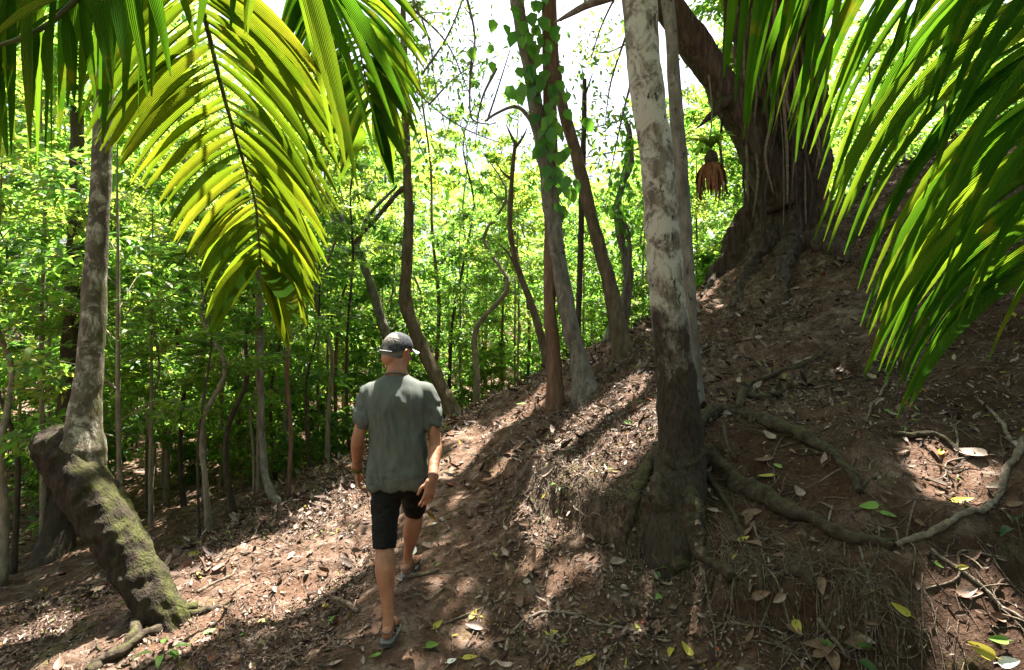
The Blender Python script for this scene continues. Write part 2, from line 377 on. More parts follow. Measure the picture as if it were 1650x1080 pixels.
def h(x, y):
    x = np.asarray(x, float); y = np.asarray(y, float)
    z = h_base(x, y); tw = trail_w(x, y); k = 1-.7*tw
    z = z*(1-.55*tw)+.55*tw*h_base(trail_x(y), y)            # trodden level across
    # the bank cut into the slope beside the path: a real step, deepest below the big tree
    bx = np.interp(y, [2.2, 2.8, 3.5, 4.1, 4.7, 5.4], [2.0, 1.45, .75, .22, .05, .0])+.13*n2(x*.5, y, 2.4, 3, 3.0)+.07*n2(x, y, 6.0, 2, 4.0)
    amp = np.interp(y, [1.9, 2.3, 3.0, 3.6, 4.3, 5.0, 5.8], [0, .10, .18, .34, .32, .15, 0])*np.clip(1+.6*n2(x, y, 1.5, 2, 8.0), .3, 1.6)
    d = x-bx; st = sstep(-.05, .17+.1*n2(x, y, 3.0, 2, 6.0), d)-sstep(-.75, .9, d)
    z = z+amp*st
    # washed-out hollow and the undercut below it, far right
    z = z-.13*np.exp(-((x-2.42)/.26)**2-((y-3.15)/.24)**2)-.28*np.exp(-((x-2.5)/.20)**2-((y-2.68)/.16)**2)+.06*np.exp(-((x-2.35)/.4)**2-((y-3.6)/.12)**2)
    near = np.exp(-np.maximum(np.hypot(x, y-5)-9, 0)/6)
    z = z+k*near*(.055*n2(x, y, 1.7, 3)+.028*n2(x, y, 6.5, 3, 5.0)+.012*n2(x, y, 22, 2, 9.0))
    return z+(1-near)*.25*n2(x, y, .25, 3)

def hits(pix, y0=1.6, y1=45, dy=.012):
    ys = np.arange(y0, y1, dy)*1.0; out = []
    for px, py in pix:
        x = (px-825)/F*ys; z = 1.7-(py-540)/F*ys; g = h(x, ys); k = np.argmax(g > z)
        out.append(np.array((x[k], ys[k], g[k])) if g[k] > z[k] else np.array((x[-1], ys[-1], g[-1])))
    return np.array(out)
def hit(px, py, **k): return hits([(px, py)], **k)[0]
def normal(x, y, e=.03):
    gx = (h(x+e, y)-h(x-e, y))/(2*e); gy = (h(x, y+e)-h(x, y-e))/(2*e)
    n = np.stack([-gx, -gy, np.ones_like(gx)], -1); return n/np.linalg.norm(n, axis=-1)[..., None]

def axis(a, b, step, far, grow=1.16):
    m = np.arange(a, b+step/2, step); out = list(m); s = step; lo = [];
    v = b
    while v < far: s *= grow; v += s; out.append(v)
    s = step; v = a
    while v > -far: s *= grow; v -= s; lo.append(v)
    return np.array(lo[::-1]+out)
def make_ground():
    xs = axis(-4.2, 5.2, .032, 150); ys = axis(2.0, 9.6, .034, 160)
    X, Y = np.meshgrid(xs, ys); Z = h(X, Y)
    V = np.stack([X, Y, Z], -1).reshape(-1, 3); i = np.arange(X.size).reshape(X.shape)
    q = np.stack([i[:-1, :-1], i[:-1, 1:], i[1:, 1:], i[1:, :-1]], -1).reshape(-1, 4)
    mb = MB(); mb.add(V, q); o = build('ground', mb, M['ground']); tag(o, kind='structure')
    dv = np.clip(sstep(.35, 1.1, X)*sstep(6.0, 4.2, Y)*sstep(.5, 2.0, Y)*(.85+.6*n2(X, Y, 1.3, 3, 7.0))*(1-np.exp(-((X-2.42)/.36)**2-((Y-3.2)/.32)**2)), 0, 1)  # where the bank's shade is painted in; sunlit hollow left out
    o.data.attributes.new('bank_shade', 'FLOAT', 'POINT').data.foreach_set('value', dv.astype(np.float32).ravel())
    at = o.data.attributes.new('worn', 'FLOAT', 'POINT'); wv = np.clip(trail_w(X, Y)+.75*sstep(.4, 1.2, X)*sstep(5.2, 4.0, Y)*(.5+n2(X, Y, 1.6, 3, 3.0)), 0, 1); at.data.foreach_set('value', wv.astype(np.float32).ravel()); return xs, ys, Z
GX, GY, GZ = make_ground()
def h(x, y):                                # from here on: height read off the built sheet
    x = np.asarray(x, float); y = np.asarray(y, float)
    i = np.clip(np.searchsorted(GX, x)-1, 0, len(GX)-2); j = np.clip(np.searchsorted(GY, y)-1, 0, len(GY)-2)
    u = (x-GX[i])/(GX[i+1]-GX[i]); v = (y-GY[j])/(GY[j+1]-GY[j])
    return (GZ[j, i]*(1-u)+GZ[j, i+1]*u)*(1-v)+(GZ[j+1, i]*(1-u)+GZ[j+1, i+1]*u)*v

# ------------------------------------------------------------------ litter that nobody could count
def litter():
    n = 330000
    x = rng.uniform(-4.8, 6.5, n); y = rng.uniform(1.9, 10.5, n)
    keep = rng.random(n) < np.exp(-(np.maximum(y-3, 0))/7)*(1-.90*trail_w(x, y))*(.22+.78*sstep(-.3, .25, n2(x, y, 1.1, 3, 2.0)))*(1-.62*sstep(.3, 1.2, x)*sstep(5, 4, y))
    x, y = x[keep], y[keep]; n = len(x); N = normal(x, y); z = h(x, y)
    N = N+rng.normal(size=(n, 3))*.38; N /= np.linalg.norm(N, axis=1)[:, None]
    A = rdir(n); A -= N*(A*N).sum(1)[:, None]
    L = .012+.085*rng.beta(.9, 4.2, n); W = L*rng.uniform(.28, .55, n)
    mb = MB(); leaves(mb, np.stack([x, y, z+.004+.012*rng.random(n)], -1), A, N, L, W, TD)
    n = 7000; x = rng.uniform(-3.5, 8, n); y = rng.uniform(4.5, 10.5, n); N = normal(x, y)+rng.normal(size=(n, 3))*.4; A = rdir(n, .5); L = rng.uniform(.06, .15, n)
    k = rng.random(n) < .3+.7*sstep(-.1, .3, n2(x, y, .9, 3, 12.0)); x, y, N, A, L = x[k], y[k], N[k], A[k], L[k]
    leaves(mb, np.stack([x, y, h(x, y)+.02], -1), A, N, L, L*.42, TD)
    # farther slopes and the valley floor: larger, sparser
    n = 9000; x = rng.uniform(-16, 10, n); y = rng.uniform(3, 22, n); k = ~((x > -4.8) & (x < 6.5) & (y < 10.5)); x, y = x[k], y[k]; n = len(x)
    N = normal(x, y)+rng.normal(size=(n, 3))*.3; A = rdir(n, .2); L = rng.uniform(.06, .14, n)
    leaves(mb, np.stack([x, y, h(x, y)+.015], -1), A, N, L, L*.45, TD)
    tag(build('leaf_litter', mb, M['litter']), 'brown and grey dead leaf litter strewn over the shaded slope', kind='stuff')
    mb = MB(); n = 4800; x = rng.uniform(-4.2, 5.5, n); y = 2.1+8*rng.random(n)**1.4
    k = rng.random(n) < 1-.75*trail_w(x, y); x, y = x[k], y[k]
    for a, b in zip(x, y):
        l = rng.uniform(.05, .34); th = rng.uniform(0, 6.28); m = 4; t = np.linspace(-.5, .5, m)
        px = a+math.cos(th)*l*t+rng.normal(0, .05*l, m); py = b+math.sin(th)*l*t+rng.normal(0, .05*l, m)
        r = rng.uniform(.0012, .0042); pz = h(px, py)+r*.8+.012*rng.random()*np.sin(np.linspace(0, 3.1, m))
        tube(mb, np.stack([px, py, pz], -1), [r, r, r*.8, r*.5], 5, 6)
    tag(build('fallen_twigs', mb, M['twig']), 'thin dry twigs scattered among the leaf litter', kind='stuff')
    # fine rootlets spilling out of the cut bank
    mb = MB(); n = 900
    for k in range(n):
        y = rng.uniform(2.5, 4.9); bx = np.interp(y, [2.2, 2.8, 3.5, 4.1, 4.7, 5.4], [2.0, 1.45, .75, .22, .05, .0]); x = bx+rng.uniform(.0, .28)
        l = rng.uniform(.06, .3); dx = -rng.uniform(-.3, .8)*l; dy = rng.normal(0, .8)*l
        t = np.linspace(0, 1, 5); px = x+dx*t+rng.normal(0, .012, 5); py = y+dy*t+rng.normal(0, .012, 5)
        pz = h(px, py)+.012+.02*rng.random()*np.sin(t*3.1)
        r = rng.uniform(.0009, .0026); tube(mb, np.stack([px, py, pz], -1), [r, r, r, r*.8, r*.4], 4, 8)
    tag(build('rootlets', mb, M['twig']), 'tangle of fine pale rootlets hanging from the cut bank', kind='stuff')
    # soil crumbs
    mb = MB(); n = 24000; x = rng.uniform(-3.6, 4, n); y = 2.1+6*rng.random(n)**1.5
    r = .002+.012*rng.beta(.8, 5, n); ic = np.array([(1,0,0),(-1,0,0),(0,1,0),(0,-1,0),(0,0,1),(0,0,-1)], float)
    fc = np.array([(0,2,4),(2,1,4),(1,3,4),(3,0,4),(2,0,5),(1,2,5),(3,1,5),(0,3,5)])
    V = np.stack([x, y, h(x, y)+r*.3], -1)[:, None]+(ic[None]*rng.uniform(.6, 1.3, (n, 6, 1)))*r[:, None, None]
    mb.add(V, (fc[None]+(np.arange(n)*6)[:, None, None]).reshape(-1, 3))
    tag(build('soil_crumbs', mb, M['ground'], smooth=False), 'loose crumbs of reddish soil along the trail', kind='stuff')
litter()
# ------------------------------------------------------------------ the named trunks
def px_path(pts, sink=.12):
    """rows of (px, py, depth, width in px) -> points and radii"""
    q = np.array([P(a, b, Y) for a, b, Y, w in pts]); r = np.array([w/2/F*Y for a, b, Y, w in pts]); return q, r

def crown_reach(q, r, top):
    """carry a trunk on from its first point up to the crown in even steps"""
    a, e = q[0], np.array(top[:3]); d = a-q[1]; d /= np.linalg.norm(d); D = np.linalg.norm(e-a); c = a+d*D*.4; k = max(2, int(D/.5))
    u = np.linspace(0, 1, k+1)[1:][:, None]; p = a*(1-u)**2+2*c*u*(1-u)+e*u*u; rr = r[0]+(top[3]-r[0])*u[:, 0]
    return np.vstack([p[::-1], q]), np.append(rr[::-1], r)
canopy_tops = []                            # (tree root, trunk mesh builder, top point, top radius, bark) of every tree that carries the roof of leaves
def trunk_tree(name, pts, mat, label, top=None, seg=14, flare=1.7, rough=.16, n=60, cat='tree', base_to_ground=True, rs=7.0):
    q, r = px_path(pts)
    if base_to_ground:
        b = q[-1].copy(); gz = float(h(b[0], b[1])); d = q[-1]-q[-2]; d /= np.linalg.norm(d)
        q[-1][2] = min(q[-1][2], gz+.01); q = np.vstack([q, q[-1]+np.array((d[0]*.1, d[1]*.1, -.12))])
        r = np.append(r*1.0, r[-1]*flare); r[-2] *= 1+(flare-1)*.45
    if top is not None: q, r = crown_reach(q, r, top)
    loc = (q[-2][0], q[-2][1], float(h(q[-2][0], q[-2][1])))
    root = empty(name, loc, label, cat); mb = MB()
    ph = rng.uniform(0, 6, 3)
    tube(mb, q, r, seg, n, rough, rs, lobes=lambda t, th: .05*np.sin(2*th+ph[0]+2*t)+.16*sstep(.9, 1, t)*np.sin(5*th+ph[1]))
    return root, mb, q, r

# pale trunk standing on the cut bank
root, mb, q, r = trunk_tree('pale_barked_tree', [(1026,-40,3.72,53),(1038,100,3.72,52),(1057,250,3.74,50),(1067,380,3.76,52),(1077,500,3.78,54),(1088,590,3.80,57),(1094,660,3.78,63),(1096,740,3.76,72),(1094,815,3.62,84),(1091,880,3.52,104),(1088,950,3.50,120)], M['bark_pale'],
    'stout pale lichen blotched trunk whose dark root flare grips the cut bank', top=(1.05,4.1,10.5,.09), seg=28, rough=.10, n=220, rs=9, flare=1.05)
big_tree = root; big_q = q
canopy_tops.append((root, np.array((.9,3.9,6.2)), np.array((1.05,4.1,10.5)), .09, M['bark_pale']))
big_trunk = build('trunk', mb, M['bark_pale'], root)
def ground_root(parent, pix, r0, r1, name='root', lift=.75, mat='root', y0=1.6, rough=.25, tag_label=None, first=None, n=None):
    p = hits(pix, y0)
    if first is not None: p = np.vstack([[first], p])
    m = len(p); n = n or m*7; q = spline(p, n); rad = np.linspace(r0, r1, n)
    q[:, 2] = np.where(np.arange(n) > n*.12 if first is not None else True, h(q[:, 0], q[:, 1])+rad*lift, q[:, 2])
    k = np.convolve(np.pad(q[:, 2], 2, 'edge'), np.ones(5)/5, 'valid'); q[:, 2] = np.maximum(k, h(q[:, 0], q[:, 1])-rad*.2)
    ph = rng.uniform(0, 6, 2); rad = rad*(1+.16*np.sin(np.linspace(0, m*2.3, n)+ph[0])); q[:, 2] -= rad*.35*(1+np.sin(np.linspace(0, m*1.7, n)+ph[1]))*(np.arange(n) > n*.2)
    mb = MB(); tube(mb, q, rad, 14, n*3, rough+.12, 14, lobes=lambda t, th: .07*np.sin(3*th+9*t+ph[0])+.04*np.sin(7*th-5*t))
    for k in range(int(m*1.3)):              # side rootlets
        b = q[rng.integers(n//4, n)]; d = rng.normal(size=2); d /= np.linalg.norm(d); l = rng.uniform(.1, .35); tt = np.linspace(0, 1, 5); x = b[0]+d[0]*l*tt+rng.normal(0, .015, 5)*tt; y = b[1]+d[1]*l*tt+rng.normal(0, .015, 5)*tt
        z = h(x, y)+.004; z[0] = min(b[2], z[0]); tube(mb, np.stack([x, y, z], -1), np.linspace(r1*.5+.002, .0015, 5), 6, 16, .2, 20)
    o = build(name, mb, M[mat], parent)
    if tag_label: o['label'] = tag_label
    return o
bt = P(1098,735,3.74)
ground_root(big_tree, [(1130,745),(1175,770),(1230,805),(1300,840),(1370,868),(1440,888)], .085, .022, first=bt+np.array((.02,-.02,.06)))
ground_root(big_tree, [(1125,690),(1150,668),(1190,665),(1240,688),(1300,712),(1345,735),(1372,765),(1385,800)], .065, .022, first=bt+np.array((.03,.05,.1)))
ground_root(big_tree, [(1075,770),(1068,810),(1075,850),(1085,890),(1100,930)], .10, .045, lift=.7, first=bt+np.array((-.03,-.05,.05)), tag_label='dark buried root running down the bank face')
ground_root(big_tree, [(1105,780),(1112,820),(1120,860),(1140,905),(1180,940)], .10, .03, lift=.7, first=bt+np.array((.0,-.06,.04)))
ground_root(big_tree, [(1060,745),(1040,765),(1022,800),(1015,840),(1005,880)], .075, .02, lift=.5, first=bt+np.array((-.06,-.02,.05)))
ground_root(big_tree, [(1190,668),(1205,625),(1240,612),(1290,592),(1340,570)], .03, .016, lift=.8)
ground_root(big_tree, [(1205,640),(1250,640),(1290,620),(1330,596)], .026, .012, lift=.8)
ground_root(big_tree, [(1165,690),(1172,720),(1185,745)], .02, .012, lift=.6)
ground_root(big_tree, [(1110,745),(1160,800),(1190,850),(1215,905),(1228,960),(1235,1010)], .022, .007, lift=.9)
ground_root(big_tree, [(1228,930),(1260,985),(1290,1040)], .011, .004, lift=.9)

# slim companion
root, mb, q, r = trunk_tree('slender_grey_tree', [(1072,-40,4.9,19),(1081,60,4.85,20),(1093,220,4.8,23),(1105,380,4.75,22),(1111,500,4.7,22),(1119,590,4.7,25)], M['bark_grey'],
    'slim grey trunk rising just behind the stout pale trunk', top=(1.2,5.4,10.5,.035), seg=14, rough=.14, n=90)
build('trunk', mb, M['bark_grey'], root); canopy_tops.append((root, np.array((1.25,5.2,7)), np.array((1.2,5.4,10.5)), .035, M['bark_grey']))
# cluster on the crest
root, mb, q, r = trunk_tree('red_brown_tree', [(884,-40,6.9,22),(886,150,6.9,22),(888,300,6.9,21),(886,480,6.85,21),(891,560,6.8,22),(896,645,6.7,25)], M['bark_red'],
    'straight reddish brown trunk, most upright of the clump on the crest', top=(.5,7.2,11,.05), n=80)
build('trunk', mb, M['bark_red'], root); canopy_tops.append((root, np.array((.45,7.0,7)), np.array((.5,7.2,11)), .05, M['bark_red']))
root, mb, q, r = trunk_tree('vine_clad_tree', [(828,-40,6.9,20),(843,60,6.9,21),(858,140,6.9,22),(869,210,6.9,24),(884,300,6.85,25),(900,420,6.8,26),(917,520,6.75,27),(932,575,6.7,29),(944,630,6.6,34)], M['bark_grey'],
    'leaning trunk with a leafy vine climbing its top, crossing behind the red trunk', top=(-1.3,7.6,11,.04), n=90, rough=.2)
vt = MB(); tube(vt, [P(781,196,6.9),P(800,183,6.9),P(830,172,6.88),(P(852,190,6.85)),P(876,240,6.85)], [.012,.018,.022,.026,.03], 8, 24, .1)
build('trunk', mb, M['bark_grey'], root); build('branch', vt, M['bark_grey'], root); vine_tree = root
canopy_tops.append((root, np.array((-.6,7.2,7)), np.array((-1.3,7.6,11)), .04, M['bark_grey']))
root, mb, q, r = trunk_tree('leaning_tree', [(886,-40,7.6,17),(892,90,7.6,17),(906,170,7.6,18),(930,255,7.6,20),(948,330,7.55,21),(966,400,7.5,22),(985,470,7.45,23),(1004,540,7.35,27)], M['bark_brown'],
    'brown trunk leaning left behind the clump, rooted highest on the crest', top=(.3,8,11,.05), n=80)
build('trunk', mb, M['bark_brown'], root); canopy_tops.append((root, np.array((.5,7.8,7)), np.array((.3,8.0,11)), .05, M['bark_brown']))
root, mb, q, r = trunk_tree('dead_pole', [(942,128,8.4,7),(941,200,8.4,9),(938,300,8.4,10),(935,420,8.4,10),(931,520,8.4,11),(925,585,8.3,12)], M['bark_dark'],
    'thin dark leafless pole with a broken top against the white sky', n=50, seg=10)
tube(mb, [P(944,150,8.4),P(951,130,8.35),P(955,118,8.3)], [.02,.012,.006], 6); tube(mb, [P(941,135,8.4),P(938,112,8.42),P(930,95,8.45)], [.018,.008,.004], 6)
build('trunk', mb, M['bark_dark'], root)
root, mb, q, r = trunk_tree('crooked_tree', [(830,228,9.2,6),(824,300,9.2,8),(822,370,9.2,9),(834,430,9.2,10),(856,490,9.2,12),(874,550,9.1,14),(884,600,9.0,15)], M['bark_brown'],
    'thin crooked trunk curving up left of the red trunk to twiggy leaves', n=60, seg=10); crook = root
for a in ([(830,232),(822,215),(815,200)],[(829,240),(842,222),(850,205)],[(826,290),(812,280),(800,262)],[(842,455),(820,410),(800,390)]):
    tube(mb, [P(x, y, 9.2) for x, y in a], [.03,.02,.006], 6)
build('trunk', mb, M['bark_brown'], root)
root, mb, q, r = trunk_tree('vine_wrapped_tree', [(1012,200,9.4,8),(1017,260,9.4,9),(1002,300,9.4,11),(994,340,9.4,12),(1004,400,9.4,14),(1012,440,9.4,15),(1008,490,9.4,15),(1000,560,9.3,16)], M['bark_grey'],
    'sinuous grey trunk wrapped in vine left of the stout pale trunk', n=70, seg=10, rough=.3); wrapped = root
tube(mb, [P(994,330,9.3),P(1012,380,9.28),P(1014,430,9.3),P(1004,480,9.28),P(1006,545,9.2)], [.04,.04,.035,.03,.03], 8, 30, .2)
build('trunk', mb, M['bark_grey'], root)
root, mb, q, r = trunk_tree('stub_stem', [(985,520,8.6,9),(978,545,8.5,10),(972,562,8.5,12)], M['bark_grey'], 'short grey stem stump on the crest beside the leaning trunk', n=20, seg=8)
build('trunk', mb, M['bark_grey'], root)
# curved trunk behind the hiker
root, mb, q, r = trunk_tree('curved_tree', [(652,130,9.6,11),(654,220,9.6,13),(657,300,9.6,14),(659,350,9.55,16),(656,420,9.5,17),(653,480,9.5,19),(667,530,9.45,20),(690,580,9.4,21),(714,630,9.3,22),(734,675,9.2,25)], M['bark_brown'],
    'dark trunk that bows outwards, its curved base rooted behind the hiker', top=(-1.9,9.8,8.5,.03), n=90, rough=.18); bowed = root
vt = MB(); tube(vt, [P(655,300,9.6),P(640,312,9.6),P(612,345,9.6),P(588,372,9.6),P(570,392,9.6)], [.05,.045,.04,.035,.03], 8, 24, .15)
build('trunk', mb, M['bark_brown'], root); build('branch', vt, M['bark_brown'], root)
root, mb, q, r = trunk_tree('forked_tree', [(540,330,10.2,7),(558,370,10.2,9),(580,410,10.2,11),(596,455,10.2,13),(610,500,10.2,14),(624,545,10.2,15),(650,640,10.2,16),(668,700,10.2,18)], M['bark_grey'],
    'pale leaning trunk with a fork, half hidden behind the hiker and his cap', n=60, seg=10)
tube(mb, [P(575,400,10.2),P(584,370,10.2),P(600,340,10.2),P(640,300,10.2)], [.05,.04,.035,.02], 8, 20, .15)
build('trunk', mb, M['bark_grey'], root)

# mossy log leaning over the slope and its upright shoot
root = empty('leaning_mossy_log', P(250,985,4.0), 'thick mossy trunk slanting left with an upright shoot growing from its broken end', 'tree'); mb = MB()
qs = [(276,1002,3.95,60),(246,960,4.0,70),(212,902,4.08,74),(178,845,4.15,75),(145,795,4.22,77),(118,752,4.3,80),(98,722,4.35,78),(86,706,4.38,62)]
q, r = px_path(qs); b0 = q[0]+np.array((.07,-.01,-.16)); q = np.vstack([[b0], q]); r = np.append([.17], r)
tube(mb, q, r, 56, 220, .12, 10, lobes=lambda t, th: .06*np.sin(3*th+4*t)+.05*np.sin(2*th+1)+.022*np.sin(13*th+5*np.sin(9*t))+.02*np.sin(8*th-7*t)-.05*sstep(.8, 1, t)*np.sin(7*th))
log = build('trunk', mb, M['bark_moss'], root)
mb = MB(); q, r = px_path([(176,-60,4.55,27),(172,40,4.5,28),(167,160,4.48,28),(163,290,4.45,29),(155,420,4.42,32),(150,520,4.4,35),(144,600,4.38,39),(138,655,4.36,46),(135,695,4.34,55),(131,725,4.32,70),(128,760,4.3,70)])
q, r = crown_reach(q, r, (-3.25,4.8,9.5,.04))
tube(mb, q, r, 22, 120, .1, 8)
build('upright_stem', mb, M['bark_stem'], root)
mb = MB()
ell(mb, P(108,718,4.32), (.2,.17,.11), nu=26, nv=16)
V = mb.V[0]; c0 = P(108,718,4.32); V += (V-c0)*(.35*fbm(V*9, 3)+.15*fbm(V*30, 2))[:, None]
build('broken_end', mb, M['bark_moss'], root)
canopy_tops.append((root, np.array((-3.35,4.7,6.5)), np.array((-3.25,4.8,9.5)), .04, M['bark_pale']))
for pix, a, b in (([(262,985),(290,990),(330,985),(372,972)], .05, .012), ([(230,1000),(210,1035),(180,1060),(140,1090)], .05, .02), ([(240,995),(225,1015),(215,1035)], .07, .02)):
    ground_root(root, pix, a, b, first=P(250,970,4.0))
o = ground_root(None, [(318,984),(285,996),(245,1022),(205,1050),(160,1072),(120,1095)], .034, .026, lift=.9, name='mossy_branch')
tag(o, 'fallen moss covered branch lying across the foot of the leaning log', 'branch')

# ------------------------------------------------------------------ the great fig on the hill
fl = P(1268,372,8.7)
root = empty('fig_tree', (fl[0], fl[1], float(h(fl[0], fl[1]))), 'massive reddish fig tree with fluted trunk crowning the hill', 'tree'); mb = MB()
q, r = px_path([(1240,-80,8.8,132),(1247,0,8.8,126),(1257,80,8.75,122),(1266,160,8.7,116),(1271,230,8.7,110),(1271,290,8.65,110),(1269,330,8.7,120),(1268,365,8.75,146),(1266,410,8.8,172),(1264,480,8.85,205),(1262,560,8.9,240)])
q, r = crown_reach(q, r, (4.0,9.2,10.5,.5))
ph = rng.uniform(0, 6, 6)
def flute(t, th):
    return (.07+.16*sstep(.72, 1, t))*np.sin(5*th+ph[0]+1.5*t)+(.05+.06*t)*np.sin(9*th+ph[1]-2*t)+.03*np.sin(17*th+ph[2]+3*t)+.014*np.sin(41*th+6*np.sin(5*t)+ph[3])
tube(mb, q, r, 150, 260, .13, 5.0, lobes=flute)
build('trunk', mb, M['bark_fig'], root)
mb = MB(); q, r = px_path([(1262,330,8.35,60),(1238,280,8.3,62),(1212,225,8.25,58),(1180,170,8.2,55),(1150,120,8.1,52),(1115,70,8.0,50),(1080,20,7.9,48),(1050,-40,7.8,46)])
q = np.vstack([q, [(1.2,7.6,9.5)]]); r = np.append(r, [.12])
tube(mb, q, r, 24, 80, .14, 4, lobes=lambda t, th: .08*np.sin(3*th+3*t)); build('limb', mb, M['bark_fig'], root)
for k in range(26):                          # aerial roots let down along the trunk
    mb = MB(); px = rng.uniform(1165, 1335); y0 = rng.uniform(-60, 60); y1 = rng.uniform(150, 400) if k % 3 else rng.uniform(300, 400); Y = 7.95+.3*abs(px-1250)/90
    a = [P(px+rng.normal(0, 5)+rng.normal(0, 3)*t, y0+(y1-y0)*t, Y-.05*t) for t in np.linspace(0, 1, 6)]
    rr = rng.uniform(.006, .02); tube(mb, a, [rr*1.2]*5+[rr*.6], 6, 26, .2, 10); build('aerial_root', mb, M['root_pale' if k % 2 else 'bark_fig'], root)
for a, ra in (([(1225,385),(1190,410),(1160,445),(1130,480)], (.2,.03)), ([(1240,392),(1215,425),(1195,465),(1180,500)], (.16,.03)), ([(1310,392),(1350,405),(1400,420)], (.2,.04)), ([(1275,398),(1262,440),(1268,480)], (.15,.03))):
    ground_root(root, a, *ra, mat='bark_fig', y0=5, lift=.2)
canopy_tops.append((root, np.array((4.0,9.0,8)), np.array((4.0,9.2,10.5)), .5, M['bark_fig']))
canopy_tops.append((root, np.array((1.9,7.7,8)), np.array((1.2,7.6,9.5)), .12, M['bark_fig']))
fig = root
mb = MB(); tube(mb, [P(1172,160,7.95),P(1160,172,7.9),P(1146,186,7.9),P(1132,199,7.88),P(1121,208,7.85)], [.13,.10,.075,.045,.008], 14, 30, .35, 9, flat=.55)
o = build('broken_branch', mb, M['bark_fig']); tag(o, 'jagged dead reddish branch stub hanging under the fig limb', 'branch')
# bird's nest fern hanging on a liana
root = empty('birds_nest_fern', P(1146,250,7.7), "bird's nest fern with a dead brown skirt hanging below the fig limb", 'fern')
mb = MB(); tube(mb, [P(1140,105,7.95),P(1147,170,7.8),P(1145,225,7.72),P(1146,262,7.7)], [.012,.011,.011,.02], 6, 20, .1); build('liana', mb, M['root_pale'], root)
mb = MB(); ell(mb, P(1146,256,7.7), (.09,.09,.12)); build('root_ball', mb, M['bark_dark'], root)
def blade(mb, base, tip, sag, wid, face, seg=10, mi=0, fold=.18, prof=None):
    base, tip = np.asarray(base, float), np.asarray(tip, float); t = np.linspace(0, 1, seg)[:, None]
    ctrl = np.asarray(sag, float); p = base*(1-t)**2+2*ctrl*t*(1-t)+tip*t*t
    tg = np.gradient(p, axis=0); tg /= np.linalg.norm(tg, axis=1)[:, None]+1e-9
    s = np.cross(tg, face); s /= np.linalg.norm(s, axis=1)[:, None]+1e-9; u = np.cross(s, tg)
    tt = t[:, 0]; w = wid*(prof(tt) if prof else np.clip(np.sin(np.pi*np.clip(tt, .0, 1)**.62), 0, 1)**.7+.04)*(1-.0*tt)
    cols = np.array([-1, -.5, 0, .5, 1]); V = p[:, None]+s[:, None]*(cols[None]*w[:, None]*.5)[..., None]+u[:, None]*((np.abs(cols)[None])*w[:, None]*fold)[..., None]
    i = np.arange(seg*5).reshape(seg, 5); q = np.stack([i[:-1, :-1], i[:-1, 1:], i[1:, 1:], i[1:, :-1]], -1).reshape(-1, 4)
    uv = np.stack(np.broadcast_arrays(t, (cols*.5+.5)[None]*np.clip(wid/.06, .5, 1.5)), -1)
    mb.add(V.reshape(-1, 3), q, mi, uv)
mb = MB(); c = P(1146,240,7.7)
for k in range(16):
    a = k*2.4+rng.normal(0, .2); d = np.array((math.cos(a), math.sin(a), 0)); l = rng.uniform(.26, .44)
    blade(mb, c, c+d*l+np.array((0, 0, rng.uniform(-.05, .18))), c+d*l*.4+np.array((0, 0, .22)), .075, np.array((0, 0, 1.0)))
build('fronds', mb, M['leaf_yel'], root)
mb = MB(); c = P(1146,262,7.7)
for k in range(34):
    a = rng.uniform(0, 6.28); d = np.array((math.cos(a), math.sin(a), 0)); l = rng.uniform(.28, .62)
    blade(mb, c+d*.05, c+d*rng.uniform(.05, .22)-np.array((0, 0, l)), c+d*.2-np.array((0, 0, l*.3)), .06, d, fold=.3)
build('dead_skirt', mb, M['dead_fern'], root)
# branch entering at the top
mb = MB(); tube(mb, [P(1030,-30,4.2),P(985,-8,4.25),P(950,6,4.3),(P(920,22,4.35)),P(893,37,4.4)], [.05,.042,.03,.02,.006], 10, 30, .12)
o = build('branch', mb, M['bark_grey'], big_tree)
# ------------------------------------------------------------------ crowns of the near trees: the leaf roof that shades the slope, with gaps where the sun comes through
SUNNY = []
def sun_gap(pix, r):
    for (px, py), p in zip(pix, hits(pix)): SUNNY.append((p, r))
sun_gap([(520,850),(455,890),(400,930),(560,905),(470,955),(570,840),(540,800),(330,920)], .36)
sun_gap([(350,975),(300,1010),(230,1040),(120,1055),(40,1045)], .22)
sun_gap([(985,690),(960,670),(1010,665),(940,715),(1030,640),(985,650),(960,695),(1000,700),(930,740)], .40)
sun_gap([(900,735),(830,735),(760,720),(720,755),(745,700),(800,690),(850,660)], .19)
sun_gap([(640,1075),(700,870),(740,800),(900,930),(860,905),(870,990),(770,1030),(730,940),(950,900)], .02)
sun_gap([(1555,765),(1520,800),(1500,760)], .11); sun_gap([(1600,1035),(1540,1005),(1645,1050)], .08); sun_gap([(1180,520),(1350,600),(1250,470)], .03)
for p, r in ((P(672,622,3.35), .13), (P(590,622,3.35), .08), (P(655,548,3.45), .1)): SUNNY.append((p, r))
for px, py, Y, r in ((330,60,1.9,.3),(370,200,1.95,.3),(400,330,2.05,.3),(425,480,2.1,.3),(600,100,2.4,.35),(620,230,2.4,.3),(220,180,1.9,.2),(1490,600,1.3,.14),(1400,330,1.3,.12),(1500,250,1.3,.12),(1550,500,1.3,.06),(1340,200,1.3,.12),(1550,150,1.3,.1),(1420,420,1.3,.1),
                     (1055,120,3.7,.12),(1070,420,3.75,.12),(1080,560,3.75,.1),(150,540,4.4,.2),(170,200,4.5,.2),(250,930,4.0,.12)): SUNNY.append((P(px, py, Y), r))
SP = np.array([s[0] for s in SUNNY]); SR = np.array([s[1] for s in SUNNY])
def lit(q, soft=.15):
    d = q[:, None]-SP[None]; t = (d*S).sum(-1); e = np.linalg.norm(d-t[..., None]*S, axis=-1)
    return ((e < SR[None]*(1+soft*rng.normal(size=e.shape))+.09) & (t > 0)).any(1)
